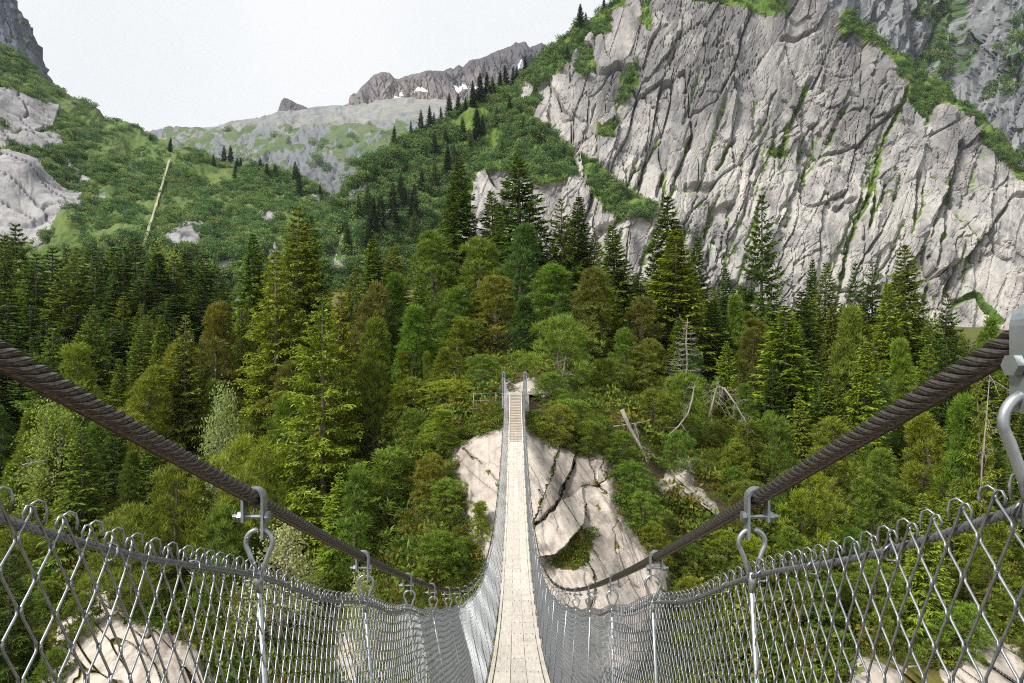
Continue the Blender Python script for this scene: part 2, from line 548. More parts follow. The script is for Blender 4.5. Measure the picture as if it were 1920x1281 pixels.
ROCKY = [[(652, 372), (702, 318), (696, 352), (668, 380), (640, 402), (608, 412)], [(614, 490), (640, 452), (662, 440), (656, 480), (640, 510), (612, 520)], [(1000, 205), (1030, 190), (1030, 235), (1005, 235)], [(968, 180), (985, 150), (1000, 165), (985, 195)], [(720, 400), (735, 372), (742, 395), (728, 412)]]
rk = np.zeros(PX.shape, bool)
for k, p in enumerate(ROCKY): rk |= warped(PX, PY, p, 10, 16, 40 + k)
vegm &= ~rk
vegm |= pk
LINES = [([(1532, 138), (1500, 200), (1482, 235), (1466, 292)], 5), ([(1700, 172), (1662, 260), (1640, 332), (1600, 430), (1566, 570)], 4.5), ([(1792, 275), (1780, 370), (1770, 440), (1738, 560)], 4), ([(1592, 195), (1560, 262)], 2),
         ([(1375, 262), (1348, 312)], 3), ([(1640, 350), (1624, 430)], 4), ([(1722, 330), (1712, 420)], 2), ([(1770, 370), (1830, 440), (1838, 480)], 3), ([(1520, 300), (1512, 345)], 2), ([(1250, 320), (1232, 365)], 2), ([(1300, 250), (1268, 330)], 1.5), ([(1560, 540), (1620, 560), (1700, 540)], 3), ([(1800, 560), (1840, 545), (1880, 600)], 7)]
_lr = random.Random(5)
for _ in range(58):
    x0, y0 = _lr.uniform(1180, 1860), _lr.uniform(120, 480)
    if y0 < 0.62 * (x0 - 1480): continue
    L_ = _lr.uniform(40, 170); sl_ = _lr.uniform(0.22, 0.45)
    LINES.append(([(x0, y0), (x0 - sl_ * L_ * 0.5 + _lr.uniform(-6, 6), y0 + L_ * 0.5), (x0 - sl_ * L_, y0 + L_)], _lr.uniform(0.9, 2.2)))
lv = np.zeros(PX.shape)
gro = np.zeros(PX.shape)
for k, (ln, w) in enumerate(LINES):
    d = linedist(PX + 5 * fbm(PX / 12, PY / 12, 3, 60 + k), PY, ln)
    gap = fbm(PX / 22, PY / 22, 3, 80 + k)
    lv = np.maximum(lv, (1 - sstep(w * 0.5, w * 1.5, d)) * sstep(-0.45, -0.05, gap) * (1.0 if k < 13 else 0.85))
    gro = np.maximum(gro, (1 - sstep(1, 7, d)) * (1.0 if k < 13 else 0.5))
rockm = 1 - np.clip(vegm.astype(float), 0, 1)
LEAN = math.radians(17)
# along-joint axis leans to the right as it climbs
U, V = PX, -PY
def jf(cu, cv, seed, tilt=1.0, lean=LEAN, warp=0.25): return facets(U, V, cu, cv, lean, seed, tilt, warp)
hA, eA, rA = jf(95, 250, 101, 1.0, LEAN, 0.35)
hB, eB, rB = jf(34, 105, 102, 1.1, LEAN, 0.35)
hC, eC, rC = jf(13, 32, 103, 1.2, LEAN * 1.3, 0.4)
hD, eD, rD = jf(5.5, 10, 104, 1.2, LEAN * 0.6, 0.4)
hE, eE, rE = jf(46, 95, 105, 1.0, 0.24, 0.4)          # blocks broken across the joints
hG, eG, rG = jf(22, 26, 107, 1.1, 0.3, 0.45)
rough = np.clip(0.5 + 0.9 * fbm(PX / 90, PY / 110, 3, 9), 0.05, 1.2)         # calm slabs and broken zones
blocky = sstep(-0.25, 0.35, fbm(PX / 160, PY / 130, 3, 8) + (PX - 1480) / 700)
big = fbm(PX / 170, PY / 260, 3, 10)
slab = sstep(0.58, 0.48, rA) * sstep(-0.5, 0.1, fbm(PX / 70, PY / 90, 3, 23))          # some plates stay whole and smooth
rough = rough * (1 - 0.85 * slab)
hair = np.zeros(PX.shape)
_hr = random.Random(17)
for _ in range(46):
    x0, y0 = _hr.uniform(1060, 1880), _hr.uniform(20, 520)
    if y0 < 0.62 * (x0 - 1500): continue
    L_ = _hr.uniform(40, 190)
    sl_ = _hr.uniform(0.2, 0.5) if _hr.random() < 0.62 else _hr.uniform(-1.6, -0.5)
    d_ = linedist(PX + 7 * fbm(PX / 14, PY / 14, 3, 24), PY + 5 * fbm(PX / 14, PY / 14, 3, 25), [(x0, y0), (x0 - sl_ * L_ * 0.5 + _hr.uniform(-9, 9), y0 + L_ * 0.5), (x0 - sl_ * L_, y0 + L_)])
    hair = np.maximum(hair, 1 - sstep(0.4, 2.4, d_))
thin = lambda e, w: 1 - sstep(0.0, w, e)
disp = rockm * (5.2 * hA + (1 - 0.75 * blocky) * (2.0 * hB + 0.8 * hC * rough) + blocky * (2.3 * hE + 0.8 * hG * (0.3 + rough)) + 0.2 * hD * rough)
disp -= rockm * (4.5 * thin(eA, 0.03) + (1 - 0.6 * blocky) * (3.2 * thin(eB, 0.05) * (1 - 0.8 * slab) + 1.3 * thin(eC, 0.08) * (0.2 + rough)) + blocky * (3.0 * thin(eE, 0.05) * (1 - 0.8 * slab) + 1.2 * thin(eG, 0.07) * (0.2 + rough)) + 0.2 * thin(eD, 0.12) * rough)
disp -= rockm * 2.6 * hair
disp *= 1 - 0.75 * rk
disp += 6 * big - 4.0 * gro + rockm * 0.35 * fbm(PX / 9, PY / 16, 4, 11)
disp += (1 - rockm) * (5 * fbm(PX / 40, PY / 30, 4, 12) + 1.2 * fbm(PX / 8, PY / 8, 3, 13))
# overhanging roofs: plates that break off above a hollow
for (x0, x1, y0, hgt, dep) in ((1285, 1345, 345, 22, 4), (1335, 1378, 385, 45, 5), (1545, 1615, 285, 10, 4.5), (1450, 1500, 262, 7, 3.5), (1470, 1540, 62, 14, 4), (1562, 1598, 386, 16, 4.5), (1125, 1165, 420, 26, 5)):
    yy = PY - (y0 + 8 * fbm(PX / 14, PY * 0 + y0, 3, int(y0)) - 0.25 * (PX - x0))
    disp -= dep * sstep(0, 3, yy) * (1 - sstep(hgt * 0.3, hgt, yy)) * sstep(x0 - 4, x0 + 6, PX + 0.28 * (PY - y0)) * (1 - sstep(x1 - 6, x1 + 4, PX + 0.28 * (PY - y0)))
Nn = normals(P)
P = P + Nn * disp[..., None]
Nf = normals(P)
FLANK_P, FLANK_PX, FLANK_PY = P, VX + P[..., 0] / P[..., 1] * F, HY - P[..., 2] / P[..., 1] * F
ledge = sstep(0.62, 0.85, Nf[..., 2]) * sstep(-0.2, 0.3, fbm(PX / 60, PY / 60, 3, 15)) * 0.7
crk = np.maximum(thin(eB, 0.07), thin(eE, 0.06) * blocky) * sstep(0.1, 0.4, fbm(PX / 50, PY / 70, 3, 16)) * 0.62
veg = np.clip(np.maximum.reduce([vegm.astype(float), lv, ledge * rockm, crk * rockm]), 0, 1)
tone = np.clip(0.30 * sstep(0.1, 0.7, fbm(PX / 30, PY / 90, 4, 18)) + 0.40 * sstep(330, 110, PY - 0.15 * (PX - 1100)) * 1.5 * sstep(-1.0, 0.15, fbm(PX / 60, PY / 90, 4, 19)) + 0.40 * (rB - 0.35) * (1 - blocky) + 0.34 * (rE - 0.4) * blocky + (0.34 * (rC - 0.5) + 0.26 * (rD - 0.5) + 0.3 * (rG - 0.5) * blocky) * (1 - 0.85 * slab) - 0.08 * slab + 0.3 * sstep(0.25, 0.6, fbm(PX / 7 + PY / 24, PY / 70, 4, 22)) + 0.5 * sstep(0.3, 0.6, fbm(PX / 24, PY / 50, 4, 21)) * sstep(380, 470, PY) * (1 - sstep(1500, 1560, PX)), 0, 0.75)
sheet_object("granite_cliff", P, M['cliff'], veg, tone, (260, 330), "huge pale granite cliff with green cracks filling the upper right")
shm = vegm * sstep(-0.45, 0.25, fbm(PX / 28, PY / 20, 4, 30))
shm = shm * (D / 300) ** 0.5
SHRUBS.append(("flank_shrubs", "dense dark shrubs covering the green flank left of the pale cliff", *gather(P, Nf, shm * fl, 13000, 0.9, 3.5, 31)))
SHRUBS.append(("cliff_shrubs", "dark shrubs along the ledges and crest of the pale cliff", *gather(P, Nf, shm * (~fl) + 0.05 * lv + 0.004 * ledge * rockm, 4200, 0.8, 2.7, 32)))

# ---- darker cliffs behind it on the right
c_bot = [(1250, 760, 430), (1700, 760, 450), (2200, 760, 430)]
c_mid = [(1250, 250, 540), (1560, 230, 560), (1760, 260, 600), (1850, 330, 560), (2000, 300, 520), (2200, 300, 500)]
c_top = [(1250, -160, 650), (1500, -210, 680), (1700, -220, 700), (1800, -130, 720), (1900, -240, 640), (2200, -260, 620)]
PX, PY, D = slope_sheet([c_bot, c_mid, c_top], 1250, 2200, 280, 330, 2)
P = at(PX, PY, D)
U, V = PX, -PY
hA, eA, rA = jf(70, 230, 201, 1.1, 0.1); hB, eB, rB = jf(24, 75, 202, 1.2, 0.25); hC, eC, rC = jf(9, 22, 203, 1.2, 0.2)
gul = linedist(PX + 10 * fbm(PX / 30, PY / 30, 3, 205), PY, [(1800, -60), (1775, 60), (1715, 170), (1700, 240)])
disp = 12 * hA + 7 * hB + 2.6 * hC - 5 * (1 - sstep(0, 0.1, eB)) - 9 * (1 - sstep(0, 60, gul)) + 14 * fbm(PX / 130, PY / 130, 3, 206)
P = P + normals(P) * disp[..., None]
Nf = normals(P)
vp = sstep(0.0, 0.45, fbm(PX / 45 + PY / 90, PY / 75, 5, 207)) * sstep(0.1, 0.5, Nf[..., 2] + 0.15)
gv = (1 - sstep(4, 22, gul))
veg = np.clip(np.maximum(vp * 0.75, gv * 0.7), 0, 1)
tone = np.clip(0.5 * sstep(-0.1, 0.7, fbm(PX / 40, PY / 100, 4, 208)), 0, 0.7)
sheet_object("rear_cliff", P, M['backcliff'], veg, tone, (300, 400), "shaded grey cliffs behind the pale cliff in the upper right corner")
SHRUBS.append(("rear_cliff_shrubs", "dark green shrubs clinging to the shaded rear cliffs", *gather(P, Nf, vp ** 3, 2200, 2.0, 6.5, 209)))

# ---- green hillside on the left with granite slabs
c_bot = [(-300, 760, 230), (0, 760, 235), (400, 760, 240), (800, 760, 235)]
c_mid = [(-300, 430, 300), (0, 440, 300), (200, 450, 300), (400, 470, 300), (600, 480, 300), (700, 560, 280), (800, 650, 260)]
c_hi = [(-300, 160, 400), (0, 210, 400), (130, 260, 410), (260, 320, 420), (400, 360, 420), (540, 390, 400), (640, 430, 360), (700, 540, 300), (800, 640, 265)]
c_top = [(-300, -120, 520), (-60, 20, 515), (0, 84, 512), (40, 108, 512), (75, 128, 512), (135, 168, 515), (190, 208, 520), (250, 242, 520), (290, 262, 515), (330, 285, 500), (370, 290, 480), (420, 300, 470), (480, 312, 460), (540, 332, 450), (600, 355, 430), (632, 382, 410), (660, 430, 380), (700, 530, 310), (800, 635, 268)]
PX, PY, D = slope_sheet([c_bot, c_mid, c_hi, c_top], -160, 740, 500, 290, 3)
P = at(PX, PY, D)
SLABS = [[(-200, 150), (0, 165), (62, 182), (112, 198), (98, 226), (60, 238), (0, 236), (-200, 240)], [(-200, 240), (0, 240), (60, 243), (116, 248), (120, 262), (60, 274), (0, 277), (-200, 280)],
         [(-200, 285), (0, 288), (52, 296), (108, 338), (156, 352), (138, 382), (92, 412), (46, 434), (0, 437), (-200, 450)]]
SMALL = [[(306, 466), (345, 438), (376, 455), (374, 478), (340, 480)], [(402, 500), (442, 494), (438, 512), (408, 526)], [(120, 285), (150, 310), (172, 335), (160, 340), (128, 305)], [(92, 190), (112, 196), (110, 212), (92, 226), (70, 226)], [(486, 410), (520, 412), (522, 432), (492, 430)], [(345, 432), (380, 432), (382, 448), (350, 445)], [(585, 372), (600, 378), (598, 384), (584, 380)], [(170, 358), (198, 356), (196, 366), (172, 366)], [(45, 440), (110, 400), (150, 372), (160, 380), (110, 420), (60, 452)], [(430, 548), (440, 520), (450, 545), (440, 570)], [(505, 500), (512, 470), (525, 478), (520, 500)]]
rk = np.zeros(PX.shape, bool)
for k, p in enumerate(SLABS): rk |= warped(PX, PY, p, 7, 20, 300 + k)
sl = rk.copy()
for k, p in enumerate(SMALL): rk |= warped(PX, PY, p, 7, 12, 320 + k)
rk |= (fbm(PX / 14, PY / 10, 3, 340) > 0.62) & (fbm(PX / 80, PY / 60, 2, 341) > 0.1)
rockm = rk.astype(float)
U, V = PX, -PY
hB, eB, rB = jf(120, 30, 301, 0.8, 0.42, 0.25); hC, eC, rC = jf(46, 13, 302, 0.9, 0.38, 0.3); hD, eD, rD = jf(9, 4, 303, 1.0, 0.3)
disp = rockm * (0.8 * hB + 0.15 * hC + 0.0 * hD - 2.0 * (1 - sstep(0, 0.06, eB)) - 0.45 * (1 - sstep(0, 0.1, eC)) + 1.0)
disp += (1 - rockm) * (6 * fbm(PX / 60, PY / 35, 4, 304) + 1.0 * fbm(PX / 9, PY / 7, 3, 305)) + 10 * fbm(PX / 150, PY / 110, 3, 306)
disp += sstep(20, 0, np.abs(PX - 330 - 0.1 * (PY - 290))) * 0
P = P + normals(P) * disp[..., None]
Nf = normals(P)
HILL_P, HILL_PX, HILL_PY = P, VX + P[..., 0] / P[..., 1] * F, HY - P[..., 2] / P[..., 1] * F
meadow = sstep(0.0, 0.35, fbm(PX / 70, PY / 40, 4, 307)) * 0.6 + sstep(380, 450, PY) * sstep(320, 120, PX) * 0.7 + (1 - sstep(14, 40, linedist(PX, PY, [(110, 190), (200, 250), (330, 290)]))) * 0.6
veg = 1 - rockm
tone = np.clip(rockm * (0.6 * (1 - sstep(0, 0.10, eB)) + 0.4 * (1 - sstep(0, 0.12, eC)) * sstep(-0.2, 0.3, fbm(PX / 30, PY / 12, 3, 318)) + 0.35 * sstep(0.1, 0.6, fbm(PX / 45 + PY / 30, PY / 7, 4, 319))) + 0.55 * sl * sstep(-0.1, 0.5, fbm(PX / 60, PY / 14, 4, 308)) * sstep(300, 210, PY), 0, 0.7)
sheet_object("left_hillside", P, M['hill'], veg, tone, (260, 300), "green hillside with bare granite slabs on the left of the valley", smooth=True)
shm = (1 - rockm) * np.clip(sstep(-0.35, 0.2, fbm(PX / 22, PY / 13, 4, 309)) - meadow, 0.015, 1) * sstep(6, 13, np.abs(HILL_PX - (322 - (HILL_PY - 295) * 0.29)))
SHRUBS.append(("hillside_shrubs", "dense green shrubs and low alder covering the left hillside", *gather(P, Nf, shm, 21000, 0.9, 3.8, 310)))

# ---- dark crag at the upper left corner
c_bot = [(-400, 300, 620), (0, 330, 620), (140, 300, 640), (300, 320, 660)]
c_top = [(-400, -320, 900), (-100, -220, 880), (-20, -90, 860), (30, 2, 850), (52, 48, 850), (66, 74, 850), (86, 126, 850), (110, 180, 850), (160, 250, 840), (300, 310, 800)]
PX, PY, D = slope_sheet([c_bot, c_top], -250, 220, 170, 170, 4)
P = at(PX, PY, D)
U, V = PX, -PY
hA, eA, rA = jf(40, 110, 401, 1.0, -0.45); hB, eB, rB = jf(14, 40, 402, 1.2, -0.4); hC, eC, rC = jf(5, 14, 403, 1.2, -0.4)
P = P + normals(P) * (3.5 * hA + 2 * hB + 1.0 * hC - 4 * (1 - sstep(0, 0.1, eB)))[..., None]
Nf = normals(P)
veg = sstep(0.25, 0.5, fbm(PX / 40, PY / 40, 4, 404)) * sstep(0.2, 0.5, Nf[..., 2]) * 0.7
tone = np.clip(0.5 - 0.9 * (1 - sstep(0, 14, linedist(PX, PY, [(-40, 10), (10, 80), (60, 110)]))), 0, 0.6) * sstep(-0.3, 0.4, fbm(PX / 20, PY / 50, 4, 405))
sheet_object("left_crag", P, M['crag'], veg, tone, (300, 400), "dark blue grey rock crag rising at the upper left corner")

# ---- broad pale mountain closing the valley
c_bot = [(100, 560, 1000), (600, 560, 1000), (1150, 560, 1000)]
c_mid = [(100, 330, 1250), (400, 320, 1300), (600, 310, 1320), (800, 290, 1350), (1150, 290, 1350)]
c_top = [(100, 300, 1700), (240, 252, 1750), (280, 245, 1760), (330, 239, 1780), (400, 235, 1800), (440, 228, 1800), (480, 219, 1850), (520, 210, 1850), (560, 205, 1880), (600, 199, 1900), (660, 195, 1900), (700, 191, 1900), (760, 189, 1900), (840, 186, 1900), (950, 185, 1900), (1150, 180, 1900)]
PX, PY, D = slope_sheet([c_bot, c_mid, c_top], 150, 1100, 400, 170, 5)
P = at(PX, PY, D)
U, V = PX, -PY
hA, eA, rA = jf(80, 40, 501, 1.0, -0.6); hB, eB, rB = jf(16, 34, 502, 1.2, -0.35); hC, eC, rC = jf(8, 7, 503, 1.2, -0.3)
stp = sstep(200, 250, PY)
rz = 0.5 * fbm(PX / 38 + PY / 60, PY / 30, 4, 504) + 0.75 * fbm(PX / 15 + PY / 22, PY / 12, 4, 514) + 0.45 * sstep(255, 340, PY) + 0.02
rockm = sstep(-0.05, 0.2, rz)
P = P + normals(P) * ((1 - rockm) * 8 * fbm(PX / 40, PY / 16, 4, 505) + rockm * (4 * hB + 2 * hC - 5 * (1 - sstep(0, 0.1, eB))) * (0.3 + 0.7 * stp) + 5 * hA + 2 * hC * stp)[..., None]
Nf = normals(P)
veg = np.clip((1 - rockm) * (0.25 + 0.75 * sstep(212, 262, PY + 22 * fbm(PX / 30, PY / 20, 3, 507))), 0, 1) * sstep(-0.55, 0.0, fbm(PX / 16, PY / 9, 4, 506) + 0.15)
tone = np.clip(rockm * 0.55 * stp, 0, 0.6)
sheet_object("valley_head_mountain", P, M['farhill'], veg, tone, (500, 300), "broad pale green and grey mountain closing the valley head", smooth=True)
shm = sstep(0.25, 0.5, fbm(PX / 30, PY / 16, 4, 508)) * sstep(230, 300, PY) * (1 - rockm * 0.7)
SHRUBS.append(("mountain_scrub", "blue green scrub patches on the mountain at the valley head", *gather(P, Nf, shm, 1500, 5, 13, 509)))

# ---- little dark horn and the brown snowy ridge
def peak(name, label, crest, base_py, d0, d1, px0, px1, nx, ny, seed, snow, amp):
    c_bot = [(px0, base_py, d0), (px1, base_py, d0)]
    PX, PY, D = slope_sheet([c_bot, [(x, y, d1) for x, y in crest]], px0, px1, nx, ny, seed)
    P = at(PX, PY, D)
    U, V = PX, -PY
    hA, eA, rA = facets(U, V, 34, 80, 0.25, seed, 1.1); hB, eB, rB = facets(U, V, 12, 34, -0.2, seed + 1, 1.2); hC, eC, rC = facets(U, V, 5, 11, 0.2, seed + 2, 1.2)
    P = P + normals(P) * (amp * (1.0 * hA + 0.5 * hB + 0.25 * hC - 0.5 * (1 - sstep(0, 0.12, eB))) * (1 - 0.85 * sstep(0.8, 1, np.linspace(0, 1, ny))[:, None]))[..., None]
    veg = np.zeros(PX.shape)
    for k, s in enumerate(snow): veg = np.maximum(veg, warped(PX, PY, s, 4, 9, seed + 30 + k))
    tone = np.full(PX.shape, 0.6) if not snow else np.clip(0.7 * sstep(0.15, -0.35, fbm(PX / 45, PY / 25, 4, seed + 9) + (PY - 150) / 90), 0, 0.75)
    return sheet_object(name, P, M['peak'], veg * 1.0, tone, (500, 300), label)


peak("rock_horn", "small dark rock horn on the skyline above the pale mountain", [(490, 250), (516, 216), (522, 205), (526, 190), (531, 184), (538, 184), (546, 188), (556, 194), (568, 198), (580, 205), (600, 225)], 250, 1900, 2050, 490, 600, 70, 50, 601, [], 8)
peak("snowy_ridge", "jagged brown rock ridge with snow patches on the far skyline",
     [(600, 215), (654, 194), (665, 178), (680, 160), (690, 150), (700, 141), (712, 137), (720, 135), (730, 137), (738, 146), (746, 149), (756, 146), (770, 141), (790, 136), (800, 133), (815, 132), (830, 133), (842, 128), (850, 130), (860, 122), (868, 126), (880, 114), (888, 111), (900, 110), (920, 100), (940, 92), (948, 90), (958, 86), (966, 79), (975, 80), (985, 78), (993, 90), (1005, 84), (1015, 80), (1024, 85), (1040, 100), (1070, 110), (1150, 140)],
     230, 2500, 2900, 600, 1150, 380, 110, 611,
     [[(770, 170), (790, 163), (803, 168), (790, 170)], [(736, 186), (756, 182), (758, 187), (738, 191)], [(848, 158), (870, 164), (885, 172), (878, 176), (855, 168)], [(880, 172), (912, 163), (916, 166), (900, 172)], [(968, 136), (985, 128), (987, 140), (972, 142)]], 22)

# ---- gravel track that climbs straight up the left hillside
tp = []
for py in np.linspace(302, 478, 60):
    px = 322 - (py - 295) * 0.29
    k = np.argmin((HILL_PX - px) ** 2 + (HILL_PY - py) ** 2)
    tp.append(HILL_P.reshape(-1, 3)[k])
tp = np.array(tp)
tt_ = np.linspace(0, 1, len(tp))
for a in range(3):
    tp[:, a] = np.convolve(np.pad(tp[:, a], 2, mode='edge'), np.ones(5) / 5, 'valid')
tb = MB()
up = np.array([0, -1.0, 1.7])
wv = np.zeros((len(tp), 3)); wv[:, 0] = 0.62 + 0.3 * fbm(np.arange(len(tp)) / 3.0, np.zeros(len(tp)), 3, 640)
L, R = tp - wv + up, tp + wv + up
V8 = np.concatenate([L, R, L - [0, 0, 4], R - [0, 0, 4]])
n = len(tp)
k = np.arange(n - 1)
tb.add(V8, np.concatenate([np.stack([k, n + k, n + k + 1, k + 1], -1), np.stack([2 * n + k, k, k + 1, 2 * n + k + 1], -1), np.stack([n + k, 3 * n + k, 3 * n + k + 1, n + k + 1], -1)]))
tag(tb.build("hillside_track", M['path']), "thin straight pale track climbing the green left hillside", None, None, 'structure')

# ------------------------------------------------------------------ the valley air
hz = MB(); hz.box((0, 1900, 425), (5200, 4200, 946))
hm = bpy.data.materials.new("valley_air"); hm.use_nodes = True
hm.node_tree.nodes.clear()
_o = hm.node_tree.nodes.new("ShaderNodeOutputMaterial"); _v = hm.node_tree.nodes.new("ShaderNodeVolumePrincipled")
_v.inputs["Color"].default_value = (0.82, 0.90, 1.0, 1); _v.inputs["Density"].default_value = 0.000045
hm.node_tree.links.new(_v.outputs[0], _o.inputs["Volume"])
tag(hz.build("haze", hm), "thin pale air filling the valley", None, None, 'stuff')

# ------------------------------------------------------------------ near ground: the far bank of the gorge and the forest slope
COLS = {-600: [(22, 2300), (30, 1500), (45, 1150), (70, 900), (110, 760), (180, 690), (270, 640)],
        0: [(20, 2300), (28, 1500), (36, 1260), (48, 1040), (65, 900), (90, 780), (130, 700), (200, 640), (270, 610)],
        300: [(20, 2300), (27, 1500), (33, 1250), (40, 1110), (50, 980), (65, 830), (82, 715), (95, 690), (130, 670), (200, 640), (270, 600)],
        600: [(20, 2300), (27, 1500), (33, 1250), (40, 1060), (50, 930), (62, 800), (80, 700), (110, 640), (180, 560), (270, 540)],
        850: [(20, 2300), (26, 1500), (31, 1150), (35, 960), (38.5, 835), (43, 775), (60, 690), (85, 600), (120, 520), (180, 540), (270, 560)],
        968: [(20, 2300), (26, 1500), (30, 1150), (34, 950), (37.5, 818), (40.6, 752), (48, 712), (60, 668), (85, 590), (120, 500), (180, 540), (270, 560)],
        1130: [(20, 2300), (26, 1500), (30, 1180), (34, 980), (38, 850), (44, 770), (58, 700), (85, 610), (120, 530), (180, 560), (270, 560)],
        1300: [(20, 2300), (27, 1500), (31, 1200), (37, 980), (43, 870), (52, 790), (70, 700), (100, 620), (150, 580), (270, 570)],
        1600: [(20, 2300), (27, 1500), (33, 1220), (42, 1020), (55, 880), (75, 770), (100, 700), (150, 640), (270, 600)],
        1950: [(20, 2300), (27, 1500), (34, 1230), (44, 1040), (60, 880), (80, 790), (110, 720), (160, 670), (270, 620)],
        2600: [(20, 2300), (27, 1500), (34, 1230), (44, 1040), (60, 880), (80, 790), (110, 720), (160, 670), (270, 620)]}
CK = np.array(sorted(COLS))
DS = np.concatenate([np.arange(20, 60, 0.4), np.geomspace(60, 270, 90)])
EL = np.array([np.interp(DS, [d for d, _ in COLS[k]], [(HY - y) / F * d for d, y in COLS[k]]) for k in CK])
# round the corners of the profile a little
for _ in range(2):
    EL[:, 1:-1] = 0.25 * EL[:, :-2] + 0.5 * EL[:, 1:-1] + 0.25 * EL[:, 2:]


def ground(x, y):
    """height of the far bank at x, y"""
    x = np.asarray(x, float); y = np.asarray(y, float)
    px = VX + x / y * F
    i = np.clip(np.searchsorted(CK, px) - 1, 0, len(CK) - 2)
    t = np.clip((px - CK[i]) / (CK[i + 1] - CK[i]), 0, 1)
    t = t * t * (3 - 2 * t)
    j = np.clip(np.searchsorted(DS, y) - 1, 0, len(DS) - 2)
    s = np.clip((y - DS[j]) / (DS[j + 1] - DS[j]), 0, 1)
    e = lambda a: EL[a, j] * (1 - s) + EL[a, j + 1] * s
    return e(i) * (1 - t) + e(i + 1) * t + 0.5 * fbm(x / 9, y / 9, 3, 700) * sstep(41, 60, y) + 0.12 * fbm(x / 2, y / 2, 3, 701)


WPX, WPY = np.linspace(-200, 2150, 236), np.linspace(640, 1420, 157)
def _wall_table():
    out = np.zeros((len(WPY), len(WPX)))
    dd = DS[DS < 78]
    X = (WPX[None] - VX) / F * dd[:, None]
    PYY = HY - ground(X, np.broadcast_to(dd[:, None], X.shape)) / dd[:, None] * F
    for c in range(len(WPX)):
        p = np.minimum.accumulate(PYY[:, c])
        out[:, c] = np.interp(-WPY, -p, dd)
    for _ in range(3):
        out[1:-1] = 0.25 * out[:-2] + 0.5 * out[1:-1] + 0.25 * out[2:]
        out[:, 1:-1] = 0.25 * out[:, :-2] + 0.5 * out[:, 1:-1] + 0.25 * out[:, 2:]
    return out
WALL = _wall_table()


def wall_depth(px, py):
    """depth at which the direction (px, py) meets the far bank, for py below the rim"""
    fx = np.clip((np.asarray(px, float) - WPX[0]) / (WPX[1] - WPX[0]), 0, len(WPX) - 1.001)
    fy = np.clip((np.asarray(py, float) - WPY[0]) / (WPY[1] - WPY[0]), 0, len(WPY) - 1.001)
    i, j = fy.astype(int), fx.astype(int)
    u, v = fy - i, fx - j
    return (WALL[i, j] * (1 - v) + WALL[i, j + 1] * v) * (1 - u) + (WALL[i + 1, j] * (1 - v) + WALL[i + 1, j + 1] * v) * u


pxs = np.linspace(-600, 2600, 240)
gx = (pxs[None, :] - VX) / F * DS[:, None]
gy = np.broadcast_to(DS[:, None], gx.shape)
gz = ground(gx, gy)
P = np.stack([gx, gy, gz], -1)
veg = np.clip(0.62 + 0.6 * fbm(gx / 5, gy / 5, 4, 702), 0, 1)
# trodden ground and the bare landing at the end of the bridge
bare = (1 - sstep(1.6, 3.0, np.abs(gx - 0.6 - np.clip((gy - 42) * 0.18, 0, 9)))) * sstep(38.5, 39.6, gy) * (1 - sstep(50, 53, gy))
veg = veg * (1 - bare)
o = sheet_object("forest_slope", P, M['soil'], veg, np.zeros(veg.shape), None, "mossy brown forest floor on the far bank of the gorge", smooth=True)

o = link("valley_floor", mesh_np("valley_floor", [(-2500, -150, -46), (2500, -150, -46), (2500, 3900, -46), (-2500, 3900, -46)], [[(0, 1, 2, 3)]], M['soil']))
tag(o, "dark valley floor far below the bridge", None, None, 'structure')


